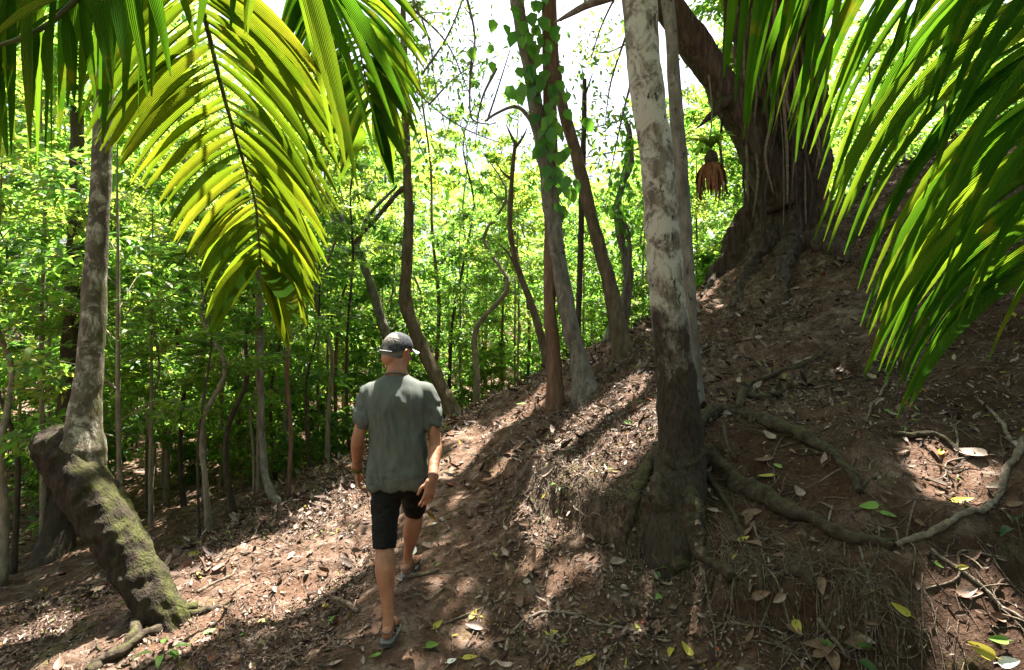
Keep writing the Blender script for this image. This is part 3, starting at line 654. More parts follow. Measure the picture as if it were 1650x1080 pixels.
def outside_view(q):
    Y = np.maximum(q[:, 1], .05); px = 825+F*q[:, 0]/Y; py = 540-F*(q[:, 2]-1.7)/Y
    return (q[:, 1] < .1) | (py < -25) | (px < -60) | (px > 1710)

def canopy():
    ncl = 8600; gx = rng.uniform(-4.2, 8.5, ncl); gy = rng.uniform(-4.5, 11.0, ncl); gx[5000:] = rng.uniform(.2, 6, 3600); gy[5000:] = rng.uniform(-.5, 6.5, 3600); gz = h(gx, gy)
    top = np.maximum(8.0, gz+5.5)+rng.uniform(0, 3.2, ncl); c = np.stack([gx, gy, gz], -1)+S[None]*((top-gz)/S[2])[:, None]
    # clumpy: drop clusters where a slow noise is low, but keep the right-hand bank dense
    k = (fbm(c*.45, 3) > -.30-.25*sstep(.5, 2.5, gx)); c = c[k]; c = c[outside_view(c)]
    roots = [(root, base, top) for root, base, top, _, _ in canopy_tops]; tops = np.array([t for _, _, t in roots])
    own = np.argmin(np.linalg.norm((c[:, None, :2]-tops[None, :, :2]), axis=2)-np.array([1.2 if t[2] > 10 else 0 for t in tops])[None], axis=1)
    for i, (root, base, top) in enumerate(roots):
        cl = c[own == i]
        if not len(cl): continue
        m = 13; p = (cl[:, None]+rng.normal(size=(len(cl), m, 3))*np.array((.34, .34, .2))).reshape(-1, 3)
        k = ~lit(p) & outside_view(p); p = p[k]; n = len(p); a = rdir(n, .35); a[:, 2] -= .25
        N = np.array((0, 0, 1.0))+rng.normal(size=(n, 3))*.4; L = rng.uniform(.16, .30, n)
        mb = MB(); leaves(mb, p-a*L[:, None]*.5, a, N, L, L*.48, T5)
        build('crown', mb, M['leaf_cool'] if i % 3 else M['leaf'], root)
        bm = MB(); sel = rng.permutation(len(cl))[:9]; r0 = canopy_tops[i][3]
        for j in sel:
            e = cl[j]; s = base+(top-base)*rng.uniform(.55, 1.0); mid = s*.5+e*.5+np.array((0, 0, .35))
            dseg = np.linspace(0, 1, 12)[:, None]; path = s*(1-dseg)**2+2*mid*dseg*(1-dseg)+e*dseg**2
            if (~outside_view(path)).any() or lit(path).any(): continue
            bm = MB(); tube(bm, [s, mid*.7+s*.15+e*.15, e], [r0*.6, r0*.42, .008], 7, 12); build('limb', bm, canopy_tops[i][4], root)

canopy()

LEAFK = {}
# ------------------------------------------------------------------ forest trees: prototypes, then copies
def proto(seed, ht, r0, cb, rad, nbr, leaf_len, per, mats, droop=.15, flat=.45, stems=1, lean=.05, T=T5, top_shape=1.0, aspect=.42):
    g = np.random.default_rng(seed); tm, cm = MB(), MB(); Pp, Aa, Nn, Ll = [], [], [], []
    for sidx in range(stems):
        ang = g.uniform(0, 6.28); tilt = (0 if stems == 1 else g.uniform(.15, .5)); hh = ht*(1 if stems == 1 else g.uniform(.6, 1))
        tp = np.array([(math.cos(ang)*tilt*hh*u**1.2+g.normal(0, lean)*hh*.12*u, math.sin(ang)*tilt*hh*u**1.2+g.normal(0, lean)*hh*.12*u, hh*u-(.12 if u == 0 else 0)) for u in np.linspace(0, 1, 7)])
        tube(tm, tp, r0*np.array([1.25, 1, .88, .74, .58, .38, .1])/math.sqrt(stems), 8, 22, .12, 5)
        tt = spline(tp, 60)
        for k in range(nbr):
            u = (cb+(ht-cb)*((k+g.random())/nbr))/ht; b0 = tt[min(59, int(u*59))]; az = k*2.399+g.normal(0, .4)
            v = (u-cb/ht)/(1-cb/ht+1e-6); ln = rad*(1-top_shape*v**2*.75)*g.uniform(.55, 1.1)*(.5+.5*min(1, v*4+.3))
            d = np.array((math.cos(az), math.sin(az), g.uniform(.1, .6)+.5*v)); d /= np.linalg.norm(d)
            e = b0+d*ln-np.array((0, 0, droop*ln)); mid = b0+d*ln*.5+np.array((0, 0, .08*ln))
            tube(tm, [b0, mid, e], [r0*.32*(1-.5*u)/math.sqrt(stems), r0*.2*(1-.5*u), .004], 5, 8, cap=False)
            br = [(mid, e)]
            for j in range(3):
                s0 = b0*(1-(.35+.2*j))+e*(.35+.2*j)+np.array((0, 0, .05*ln)); az2 = az+g.choice((-1, 1))*g.uniform(.4, 1.1)
                e2 = s0+np.array((math.cos(az2), math.sin(az2), g.uniform(-.25, .45)))*ln*g.uniform(.3, .55); br.append((s0, e2))
                tube(tm, [s0, e2], [.009, .003], 4, 3, cap=False)
            for (a, b) in br:
                m = int(per*g.uniform(.6, 1.3)); w = g.random(m)[:, None]**.8; p = a+(b-a)*w+g.normal(size=(m, 3))*np.array((.09, .09, .06))*rad*.6
                dd = (b-a)/(np.linalg.norm(b-a)+1e-9); ax = dd[None]*.6+g.normal(size=(m, 3))*np.array((.8, .8, .35)); ax[:, 2] -= .28
                Pp.append(p); Aa.append(ax); Nn.append(np.array((0, 0, 1.0))+g.normal(size=(m, 3))*flat); Ll.append(leaf_len*g.uniform(.55, 1.15, m))
    p, A, N, L = map(np.concatenate, (Pp, Aa, Nn, Ll))
    leaves(cm, p, A, N, L, L*aspect, T); LEAFK[len(p)*len(T[0])] = T
    return tm.mesh('trunk', mats[0]), cm.mesh('crown', mats[1], smooth=True)

M['bark_pale_thin'] = bark('pale_thin_bark', [(.10, .085, .06), (.22, .18, .13), (.34, .29, .22)], None, .1)
PR = {
 'under_a': proto(1, 5.0, .027, 1.3, 1.5, 18, .15, 32, (M['bark_pale_thin'], M['leaf']), T=T8),
 'under_b': proto(2, 6.0, .03, 1.7, 1.7, 20, .12, 40, (M['bark_pale_thin'], M['leaf_yel']), aspect=.36),
 'under_c': proto(3, 4.4, .026, 1.1, 1.5, 17, .21, 22, (M['bark_grey'], M['leaf_cool']), T=T8),
 'tall_a': proto(4, 13, .10, 4.5, 3.0, 26, .24, 46, (M['bark_grey'], M['leaf']), aspect=.5),
 'tall_b': proto(5, 11, .08, 3.2, 2.4, 26, .21, 44, (M['bark_brown'], M['leaf_yel']), aspect=.5),
 'tall_c': proto(6, 15, .12, 6.0, 3.4, 28, .26, 46, (M['bark_brown'], M['leaf_cool']), aspect=.5),
 'pole_a': proto(7, 6.5, .04, 3.2, .95, 12, .13, 24, (M['bark_pale_thin'], M['leaf']), aspect=.38, lean=.42),
 'pole_b': proto(8, 5.5, .035, 2.9, .8, 10, .14, 18, (M['bark_dark'], M['leaf_cool']), aspect=.38, lean=.42),
 'pole_c': proto(9, 7.5, .05, 4.2, 1.1, 12, .16, 20, (M['bark_red'], M['leaf_yel']), aspect=.38, lean=.42),
 'shrub_a': proto(10, 1.5, .02, .15, .6, 9, .17, 9, (M['bark_brown'], M['leaf_cool']), stems=4, T=T8),
 'shrub_b': proto(11, 1.9, .02, .2, .7, 9, .14, 12, (M['bark_brown'], M['leaf']), stems=4),
 'seedling': proto(12, .8, .008, .12, .28, 7, .12, 4, (M['bark_brown'], M['leaf']), stems=3, T=T8),
}
def plant(kind, x, y, sc=1.0, name='tree', label='', cat='tree', group=None, rz=None, z=None, sz=1.0, tilt=(0, 0)):
    t, c = PR[kind]; z = float(h(x, y)) if z is None else z
    o = empty(name, (x, y, z-.03), label, cat, group); o.scale = (sc, sc, sc*sz); o.rotation_euler = (tilt[0], tilt[1], rng.uniform(0, 6.28) if rz is None else rz)
    a = link('trunk', t, o); b = link('crown', c, o); return o

def spread(n, xr, yr, ok, dmin, tries=6000):
    out = []
    for _ in range(tries):
        x, y = rng.uniform(*xr), rng.uniform(*yr)
        if ok(x, y) and all((x-a)**2+(y-b)**2 > dmin*dmin for a, b in out): out.append((x, y))
        if len(out) >= n: break
    return out
def px_of(x, y): return 825+F*x/y
def gap_top(x, y):                           # crowns stay under the open patch of sky
    px = px_of(x, y); g = np.interp(px, [560, 690, 780, 900, 1000, 1060, 1180], [-400, 140, 215, 250, 250, 100, -400])
    return 1.7+(540-g)/F*y
def slope_edge(y): return np.interp(y, [4, 5.2, 6.2, 7.5, 9, 10.5], [-3.9, -3.6, -3.4, -2.9, -2.0, -1.6])

# slender poles of the left valley, placed one by one (foot px, foot py, depth, top px, width px, kind)
poles = [((338,885),6.5,(343,560),11,'pole_a','dark pole tree, the thickest of those left of the hiker below the palm frond'),
 ((322,905),6.2,(318,600),5,'pole_b','whippy stem close against the left side of a thicker dark pole'),
 ((463,828),6.9,(461,470),8,'pole_c','straight rust coloured sapling at the edge of the sunlit slope'),
 ((380,858),7.2,(379,600),11,'pole_b','dark mossy pole between the rust coloured sapling and the thick dark pole'),
 ((527,762),8.8,(526,440),8,'pole_a','grey pole right beside the left arm of the hiker'),
 ((298,862),9.5,(297,590),9,'pole_b','mossy pole beyond the leaning log, seen over its sunlit shoulder'),
 ((246,885),8.0,(249,640),8,'pole_a','bent pole rising close behind the leaning mossy log'),
 ((200,740),14,(197,500),8,'pole_b','dark slim pole right of the upright stem on the log'),
 ((20,950),7.0,(36,600),10,'pole_b','pale bent pole at the left margin of the valley'),
 ((3,955),6.5,(8,560),14,'pole_a','thick dark pole farthest left in the valley'),
 ((160,900),8.0,(155,640),5,'pole_b','thin dead looking stem in the shade under the leaning log'),
 ((702,650),12.5,(699,330),8,'pole_c','thin reddish pole rising right above the cap of the hiker'),
 ((722,662),13,(737,400),7,'pole_b','dark wavering pole above the right shoulder of the hiker'),
 ((747,655),15,(752,400),6,'pole_a','fine pole just right of the wavering dark pole'),
 ((768,660),11,(792,430),13,'pole_a','dark slanting pole standing behind the crest, right of the bowed trunk'),
 ((565,742),9.5,(562,400),6,'pole_b','fine pole seen just left of the shirt of the hiker'),
 ((500,790),8.5,(496,520),5,'pole_b','hair thin pole between grey pole and rust coloured sapling'),
 ((545,750),11,(548,450),7,'pole_c','reddish thin pole right of the grey pole beside the hiker'),
 ((410,835),8.0,(407,560),5,'pole_a','thin stem just left of the pale curved sapling'),
 ((270,880),11,(272,600),6,'pole_c','slim pole far behind the shoulder of the leaning log'),
 ((445,810),10,(440,520),6,'pole_b','thin grey stem just behind the pale curved sapling'),
 ((845,600),14,(848,380),6,'pole_b','thin pole beyond the crest, left of the red trunk'),
 ((812,625),13,(806,400),5,'pole_c','fine reddish pole beyond the crest below the crooked trunk')]
for (fx, fy), Y, (tx, ty), wpx, kind, lab in poles:
    x = (fx-825)/F*Y; z = min(float(h(x, Y)), 1.7-(fy-540)/F*Y+.6); ht = PR_H = {'pole_a': 6.5, 'pole_b': 5.5, 'pole_c': 7.5}[kind]
    cb = {'pole_a': 3.6, 'pole_b': 2.9, 'pole_c': 4.2}[kind]; top = 1.7-(ty-540)/F*Y; sz = max(.45, (top-z)/cb); r0 = {'pole_a': .04, 'pole_b': .035, 'pole_c': .05}[kind]
    s = wpx/2/F*Y/r0; s = max(.4, min(1.8, s*.85)); dx = (tx-fx)/F*Y
    o = plant(kind, x, Y, 1.0, 'sapling', lab, 'sapling', 'slender poles on the lower slope', z=z, rz=0 if abs(dx) > .3 else None)
    o.scale = (1, 1, sz)
    if abs(dx) > .15: o.rotation_euler = (0, math.atan2(dx, top-z), 0)
    for ch in o.children:
        if ch.name.startswith('trunk'): ch.scale = (s, s, 1)
root = empty('pale_curved_sapling', P(452,812,6.7), 'pale sapling with a kinked base standing on the sunlit slope edge', 'sapling'); mb = MB()
q, r = px_path([(458,815,6.6,14),(440,800,6.7,14),(429,772,6.8,12),(424,735,6.85,10),(421,660,6.9,9),(420,560,6.9,9),(418,440,6.9,8),(415,300,6.9,6),(418,200,6.9,4)])
tube(mb, q, r, 10, 60, .14, 9); build('trunk', mb, M['bark_grey'], root)
c = link('crown', PR['pole_a'][1], root); c.location = (-.28, .2, -1.0); c.scale = (1, 1, .9)
# a thick dark tree low in the valley, left
root, mb, q, r = trunk_tree('dark_valley_tree', [(118,560,7.6,30),(112,700,7.6,34),(100,800,7.6,44),(92,870,7.5,52),(84,930,7.4,66)], M['bark_dark'], 'thick dark trunk in the valley shade behind the leaning log', top=(-5.9,7.7,6.5,.05), n=60)
build('trunk', mb, M['bark_dark'], root); c = link('crown', PR['under_c'][1], root); c.location = (0, 0, 1.6); c.scale = (1.2, 1.2, 1.3)

G1 = 'leafy young trees filling the valley'
lu = {'under_a': 'young valley tree with broad bright green leaves', 'under_b': 'young valley tree with narrow yellow green leaves', 'under_c': 'young valley tree with large deep green leaves'}
ok = lambda x, y: x < slope_edge(y)-.9 and px_of(x, y) > -250
for x, y in spread(31, (-13, -3.5), (6.5, 13), ok, 1.15):
    k = rng.choice(('under_a', 'under_b', 'under_c')); plant(k, x, y, rng.uniform(.85, 1.25), 'understory_tree', lu[k]+' left of the slope', 'tree', G1+' left ('+k[-1]+')' if 0 else G1+', '+lu[k].split('with ')[1])
ok = lambda x, y: (x > slope_edge(y) or y > 11) and px_of(x, y) < 1230 and px_of(x, y) > 120
for x, y in spread(68, (-11, 8), (11.2, 21), ok, 1.25):
    k = rng.choice(('under_a', 'under_b', 'under_c', 'under_a')); z = float(h(x, y)); s = min(rng.uniform(.85, 1.3), (gap_top(x, y)-z)/5.6); s = max(s, .6)
    plant(k, x, y, s, 'understory_tree', lu[k].replace('valley tree', 'tree beyond the crest'), 'tree', 'young trees beyond the crest, '+lu[k].split('with ')[1])
lt = {'tall_a': 'tall grey barked tree with mid green crown', 'tall_b': 'tall brown barked tree with yellow green crown', 'tall_c': 'tallest dark trunked tree with deep green crown'}
ok = lambda x, y: px_of(x, y) > -200 and px_of(x, y) < 1260 and not (640 < px_of(x, y) < 1040)
for x, y in spread(26, (-40, 14), (21, 40), ok, 2.6):
    k = rng.choice(('tall_a', 'tall_b', 'tall_c')); z = float(h(x, y)); s = rng.uniform(.75, 1.15)
    if 560 < px_of(x, y) < 1180: s = min(s, max(.35, (gap_top(x, y)-z)/{'tall_a': 13, 'tall_b': 11, 'tall_c': 15}[k]))
    plant(k, x, y, s, 'forest_tree', lt[k]+' deep in the forest', 'tree', 'forest trees behind the valley, '+k.replace('_', ' kind '))
ok = lambda x, y: 1180 < px_of(x, y) < 2000 and x > 3.0
for x, y in spread(26, (4, 22), (9.5, 24), ok, 1.9):
    k = rng.choice(('tall_a', 'tall_c', 'under_c', 'tall_b')); lab = dict(lt, under_c='bushy low tree with large deep green leaves')[k]
    plant(k, x, y, rng.uniform(.6, .95), 'forest_tree', lab+' on the hill right of the fig', 'tree', 'trees on the hill behind the fig, '+k.replace('_', ' kind '))
ok = lambda x, y: x < slope_edge(y)-.6 or y > 11
for x, y in spread(60, (-13, 6), (8.5, 17), ok, .7):
    k = rng.choice(('shrub_a', 'shrub_b')); 
    if px_of(x, y) > 1180 or px_of(x, y) < -100: continue
    plant(k, x, y, rng.uniform(.6, 1.15), 'shrub', {'shrub_a': 'low shrub with large dark leaves on the valley floor', 'shrub_b': 'low shrub with small bright leaves on the valley floor'}[k], 'shrub', {'shrub_a': 'dark leaved shrubs of the valley', 'shrub_b': 'bright leaved shrubs of the valley'}[k])
for x, y in spread(12, (-10, 4), (9.5, 19), lambda x, y: (x < slope_edge(y)-.5 or y > 11) and -50 < px_of(x, y) < 1100, .5):
    k = rng.choice(('pole_a', 'pole_b', 'pole_c')); lim = (gap_top(x, y)-float(h(x, y)))/7.6
    plant(k, x, y, min(rng.uniform(.7, 1.1), max(.5, lim)), 'sapling', 'one of many look-alike thin saplings crowding the valley background', 'sapling', 'background saplings crowding the valley')

for x, y in ((-5.5,-5),(-1,-7.5),(3.5,-6),(8,-3),(-9,-1.5),(10,2.5),(-3,-12),(6,-12),(-9,-9)):
    k = rng.choice(('tall_a', 'tall_b', 'tall_c')); plant(k, x, y, rng.uniform(.8, 1.0), 'forest_tree', lt[k]+' back along the trail', 'tree', 'trees back along the trail, '+k.replace('_', ' kind '))
for x, y in spread(22, (-11, 11), (-9, -2), lambda x, y: True, 1.4):
    k = rng.choice(('under_a', 'under_b', 'under_c')); plant(k, x, y, rng.uniform(.8, 1.1), 'understory_tree', lu[k].replace('valley tree', 'tree')+' back along the trail', 'tree', 'young trees back along the trail, '+lu[k].split('with ')[1])
def open_gaps():
    """thin the crowns that stand between the sun and the sunny places"""
    bpy.context.view_layer.update()
    for o in list(C.objects):
        if not o.name.startswith('crown') or o.parent is None or len(o.data.vertices) not in LEAFK: continue
        w = o.matrix_world.translation
        if w.x < -9 or w.x > 6 or w.y > 16 or w.y < 0: continue
        T = LEAFK[len(o.data.vertices)]; k = len(T[0]); V = np.empty(len(o.data.vertices)*3, np.float32); o.data.vertices.foreach_get('co', V); V = V.reshape(-1, k, 3).astype(float)
        mw = np.array(o.matrix_world); c = V.mean(1) @ mw[:3, :3].T+mw[:3, 3]; keep = ~lit(c)
        if keep.all(): continue
        V = V[keep]; mb = MB(); n = len(V); mb.add(V.reshape(-1, 3), (T[1][None]+(np.arange(n)*k)[:, None, None]).reshape(-1, 3)); m = o.data.materials[0]; o.data = mb.mesh('crown', m)
open_gaps()
# far wood as one mass
mb = MB(); n = 48000; ang = rng.uniform(-1.05, 1.05, n); d = rng.uniform(30, 62, n); x, y = np.sin(ang)*d, np.cos(ang)*d; px = px_of(x, y)
topz = 1.7+(540-np.interp(px, [-3000, 300, 640, 760, 900, 1010, 1200, 4000], [20, 40, 190, 262, 268, 250, 120, 60])-rng.normal(0, 22, n))/F*d*.97
gz = h(x, y); z = gz+(topz-gz)*rng.random(n)**.75; p = np.stack([x, y, z], -1); p = p[fbm(p*.35, 3) > -.22]; n = len(p)
a = rdir(n, .5); a[:, 2] -= .3; L = rng.uniform(.5, 1.1, n)
leaves(mb, p, a, np.array((0, 0, 1.0))+rng.normal(size=(n, 3))*.5, L, L*.55, T5)
tag(build('far_wood', mb, M['leaf'], smooth=True), 'far off wood closing the valley, read as one mass of foliage', kind='stuff')

# leafy sprays of the open sky: branches of trees whose crowns hang in from above
def spray(name, label, parts, lmat, leaf, per, cat='branch'):
    root = empty(name, P(*parts[0][0]), label, cat); cm = MB()
    for pts in parts:
        tm = MB(); q = np.array([P(*a) for a in pts]); m = len(q); tube(tm, q, np.linspace(.022, .005, m), 6, m*5)
        s = spline(q, 40)
        for k in range(12, 40):
            e = s[k]+rng.normal(size=3)*np.array((.28, .28, .2)); 
            if rng.random() < .5: tube(tm, [s[k], (s[k]+e)/2+np.array((0, 0, .04)), e], [.006, .004, .002], 4, 5)
            n = rng.poisson(per); p = e+rng.normal(size=(n, 3))*.13; a = rng.normal(size=(n, 3)); a[:, 2] -= .5
            leaves(cm, p, a, np.array((0, 0, 1.0))+rng.normal(size=(n, 3))*.5, leaf*rng.uniform(.6, 1.2, n), leaf*.42, T8)
        build('branch', tm, M['bark_grey'], root)
    build('leaves', cm, lmat, root); return root
spray('leafy_branch', 'leafy bough drooping into the white sky left of the vine clad trunk', [[(640,-60,9),(690,60,9),(700,130,9),(720,220,9)],[(660,10,9),(720,70,9.2),(760,160,9.2)],[(650,60,9),(665,200,8.8),(700,290,8.8)]], M['leaf'], .13, 4)
spray('leafy_branch', 'leafy bough hanging against the sky right of the leaning tree', [[(1010,-40,8),(970,40,8),(945,120,8)],[(1015,40,8),(985,130,8),(975,200,8)],[(1020,120,8.2),(1000,200,8.2),(980,300,8.2)]], M['leaf'], .12, 4)
spray('leafy_branch', 'sparse twiggy bough high in the white sky above the hiker', [[(745,-30,7),(765,60,7),(755,150,7)],[(800,110,7.5),(775,165,7.5),(765,240,7.5)]], M['leaf_cool'], .09, 1)

spray('leafy_branch', 'fine leaved bough reaching across the white sky behind the vine clad trunk', [[(640,120,12),(720,190,12),(790,225,12),(860,240,12)],[(690,170,12),(740,120,12),(800,90,12)],[(650,40,12.5),(700,20,12.5),(760,30,12.5)]], M['leaf'], .14, 5)
spray('leafy_branch', 'fine leaved bough filling the sky between the leaning tree and the dead pole', [[(1040,180,12),(980,200,12),(920,215,12),(860,250,12)],[(1030,60,12.5),(975,85,12.5),(930,70,12.5)],[(1035,240,12),(960,250,12),(905,265,12)]], M['leaf_yel'], .13, 5)
# the climbing vine
root = empty('climbing_vine', P(860,150,6.75), 'green vine with big heart shaped leaves climbing the leaning trunk', 'vine'); tm, cm = MB(), MB()
q = np.array([P(a, b, Y) for a, b, Y in ((905,330,6.7),(884,270,6.72),(872,200,6.75),(862,150,6.75),(850,90,6.75),(838,30,6.75),(828,-30,6.75))]); tube(tm, q, [.008]*7, 6, 40)
for k in range(120):
    u = rng.random(); b = spline(q, 50)[int(u*49)]; wdt = .22 if u > .45 else .08; e = b+rng.normal(size=3)*np.array((wdt, .12, .12))+np.array((.10, -.06, 0)); l = rng.uniform(.10, .22)
    leaves(cm, e[None], np.array([(rng.normal(0, .4), -.25, -1)]), np.array([(rng.normal(0, .5), -1, .4+rng.normal(0, .4))]), l, l*.8, T8)
    if k % 3 == 0: tube(tm, [b, (b+e)/2+np.array((0, 0, .03)), e], [.003]*3, 4, 5)
build('stem', tm, M['twig'], root); build('leaves', cm, M['vine_leaf'], root)
root = empty('trunk_vine', P(1006,330,9.2), 'green vine hanging round the sinuous grey trunk', 'vine'); cm = MB(); tm = MB()
q = np.array([P(a, b, 9.2) for a, b in ((1005,420),(996,350),(1000,290),(1015,230),(1010,190))]); tube(tm, q, [.012]*5, 6, 30)
n = 160; b = spline(q, 60)[rng.integers(0, 60, n)]; e = b+rng.normal(size=(n, 3))*.13
leaves(cm, e, np.array((0, 0, -1.0))+rng.normal(size=(n, 3))*.6, np.array((0, -1.0, .5))+rng.normal(size=(n, 3))*.6, rng.uniform(.08, .17, n), .08, T8)
build('stem', tm, M['twig'], root); build('leaves', cm, M['vine_leaf'], root)
# lianas and thin hanging twigs in the sky gap
for pts, lab in (([(680,120),(720,60),(745,0),(755,-40)], 'thin dark diagonal twig crossing the sky left of the vine'), ([(785,195),(800,150),(822,80)], 'thin straight twig rising toward the vine leaves'), ([(760,90),(757,140),(760,190),(785,200),(800,198)], 'hooked bare twig in the white sky')):
    mb = MB(); tube(mb, [P(x, y, 7.2) for x, y in pts], np.linspace(.016, .007, len(pts)), 6, 30, .2)
    tag(build('bare_twig', mb, M['bark_grey']), lab, 'twig')
# ------------------------------------------------------------------ palms: crown just out of sight above, fronds hanging into view
def palm_prof(t): return np.clip(np.minimum(1.0, .32+2.2*t)*np.clip((1.02-t)/.42, 0, 1)**.75, .02, 1)
def interp_rows(rows, n, jit):
    a = np.array(rows, float); u = np.linspace(0, len(a)-1, n); out = np.stack([np.interp(u, np.arange(len(a)), a[:, k]) for k in range(a.shape[1])], -1)
    return out+rng.normal(size=out.shape)*jit
def frond(parent, rach, left, right, nl, nr, wpx, mat, depth_spread=.12, face_bias=(0, -1, .25), rw=.011, jit=3.0, sagk=.22, arch=(.58, .36)):
    """rach rows (px, py, Y); left/right rows (x0, y0, x1, y1, tip depth offset)"""
    q = np.array([P(*a) for a in rach]); rm = MB(); tube(rm, q, np.linspace(rw, .0025, len(q)), 8, 50)
    fr = build('frond', rm, M['petiole'], parent); s = spline(q, 300); spx = 825+F*s[:, 0]/s[:, 1]; spy = 540-F*(s[:, 2]-1.7)/s[:, 1]
    mb = MB()
    for rows, n in ((left, nl), (right, nr)):
        if not rows: continue
        full = [tuple(r)+(0,)*(6-len(r)) for r in rows]
        for x0, y0, x1, y1, dz, wf in interp_rows(full, n, [2, 3, jit*2, jit*3, .02, .0]):
            k = int(np.argmin((spx-x0)**2+(spy-y0)**2)); b = s[k]; Y0 = b[1]; Y1 = Y0+dz+rng.normal(0, depth_spread)
            e = P(x1, y1, max(.6, Y1)); dx, dy = x1-x0, y1-y0; ln = math.hypot(dx, dy)
            c = P(x0+dx*arch[0], y0+dy*arch[1]-sagk*.2*ln, (Y0*.55+Y1*.45))
            face = np.array(face_bias)+rng.normal(size=3)*.42
            blade(mb, b, e, c, wpx*(1+wf)/F*Y0*rng.uniform(.75, 1.25), face, 16, fold=rng.uniform(.10, .32), prof=palm_prof)
    lf = link('leaflets', None or mb.mesh('leaflets', M[mat], True, np.array(parent.location)), fr)
    return fr
t = NT('palm_petiole'); M['petiole'] = t.done(t.ramp(t.noise(30, 4, .6, t.coord()), [(.3, (.05, .05, .015)), (.7, (.12, .13, .03))]), .5)
c1 = P(300,-330,1.6)
palm = empty('palm', (-1.75, -.1, float(h(-1.75, -.1))), 'palm arching over the left of the trail, its backlit fronds hanging in front', 'palm')
mb = MB(); tube(mb, [np.array((-1.75,-.1,float(h(-1.75,-.1))-.1)), (-1.6,.4,1.2), (-1.25,1.0,2.4), c1], [.09,.065,.06,.05], 14, 50, .06); build('trunk', mb, M['bark_grey'], palm)
# the big yellow-green frond
frond(palm, [(300,-330,1.6),(300,-160,1.7),(318,-30,1.82),(340,70,1.9),(365,170,1.97),(395,270,2.03),(412,330,2.07),(420,420,2.1),(426,470,2.12)],
 [(312,-60,120,130,-.1,.3),(318,-10,148,215,-.1,.2),(338,60,160,235,-.05,.2),(350,110,197,262,0),(365,165,212,300,0),(382,225,255,340,0),(398,280,283,385,0),(408,320,312,425,0),(414,360,325,465,0),(418,395,335,500,0,.1),(421,425,342,548,0,.9)],
 [(312,-60,520,120,-.1,.2),(322,-10,560,230,-.1,.2),(338,50,545,300,-.05),(355,115,532,345,0),(372,190,526,360,0),(392,260,522,430,0),(405,310,516,450,0),(413,350,510,470,0),(418,390,500,492,0),(421,420,490,515,0,.2),(424,445,476,565,0,.8)],
 40, 41, 17, 'palm')
# second frond, brighter and deeper green, to the right
frond(palm, [(300,-330,1.6),(420,-240,2.2),(520,-110,2.85),(556,-10,3.15),(575,60,3.25),(592,140,3.3),(606,200,3.35)],
 [(520,-100,440,60,0),(545,-40,455,110,0),(560,10,480,125,0),(575,60,505,130,0),(585,100,512,190,0),(592,140,535,235,0),(600,180,548,290,0,.4)],
 [(530,-90,690,60,0),(550,-30,685,100,0),(565,20,680,160,0),(577,65,663,185,0),(588,110,660,215,0),(596,150,655,250,0,.2),(604,190,640,295,0,.6)],
 28, 28, 17, 'palm_deep')
# dark long leaflets dropping between the two fronds
frond(palm, [(300,-330,1.6),(380,-260,1.55),(450,-150,1.5),(490,-60,1.5)],
 [(400,-230,330,60,0),(440,-160,420,40,0)], [(430,-170,545,290,.05,.2),(455,-120,600,260,.05,.1),(480,-80,640,180,.1)], 4, 7, 18, 'palm_deep', jit=5)
# dark frond hanging in the top left corner
frond(palm, [(300,-330,1.6),(230,-240,1.5),(120,-130,1.4),(20,-40,1.35),(-80,60,1.35)],
 [(250,-250,100,40,0),(180,-190,20,80,0),(100,-110,-20,180,0),(20,-40,-60,260,0)], [(260,-260,255,170,0,.2),(230,-230,182,205,0,.4),(190,-190,150,190,0),(150,-150,98,205,0,.1),(110,-110,85,225,0),(70,-80,60,280,0,.1),(20,-30,20,215,0),(-20,10,0,260,0)],
 10, 20, 17, 'palm_deep', jit=6)
frond(palm, [(300,-330,1.6),(240,-190,1.45),(170,-60,1.35),(90,30,1.3),(10,70,1.28),(-60,80,1.28)],
 [(230,-150,10,-60,0),(180,-70,-20,40,0),(120,10,-30,110,0)], [(230,-150,330,90,0,.2),(200,-100,245,130,0),(160,-40,200,150,0,.2),(120,10,130,180,0),(80,40,100,190,0),(40,60,40,200,0)], 6, 10, 19, 'palm_deep', jit=6)

c2 = P(1520,-460,1.25)
palm2 = empty('palm', (3.0, -.2, float(h(3.0, -.2))), 'palm on the right bank, long drooping leaflets sweeping in from the right', 'palm')
mb = MB(); tube(mb, [np.array((3.0,-.2,float(h(3.0,-.2))-.1)), (2.6,.2,1.9), (1.8,.7,2.6), c2], [.09,.065,.06,.05], 14, 50, .06); build('trunk', mb, M['bark_grey'], palm2)
frond(palm2, [(1520,-460,1.25),(1640,-330,1.28),(1730,-180,1.3),(1790,0,1.3),(1800,180,1.3),(1780,330,1.3),(1750,430,1.3)],
 [(1580,-400,1215,110,.35),(1620,-350,1235,200,.3),(1660,-300,1275,225,.3),(1700,-230,1310,225,.25),(1740,-150,1315,330,.2),(1765,-80,1325,395,.15),(1785,0,1370,400,.1),(1795,70,1395,480,.1),(1800,150,1400,540,.05),(1798,200,1408,580,.05),(1792,270,1425,595,0),(1780,330,1440,610,0),(1765,390,1468,672,0,.35)],
 [(1600,-370,1800,-60,0),(1760,-100,1960,160,0),(1790,200,1980,420,0)], 58, 8, 19, 'palm_deep', .1, (-.25, -1, .35), jit=7, sagk=.15, arch=(.72, .26))
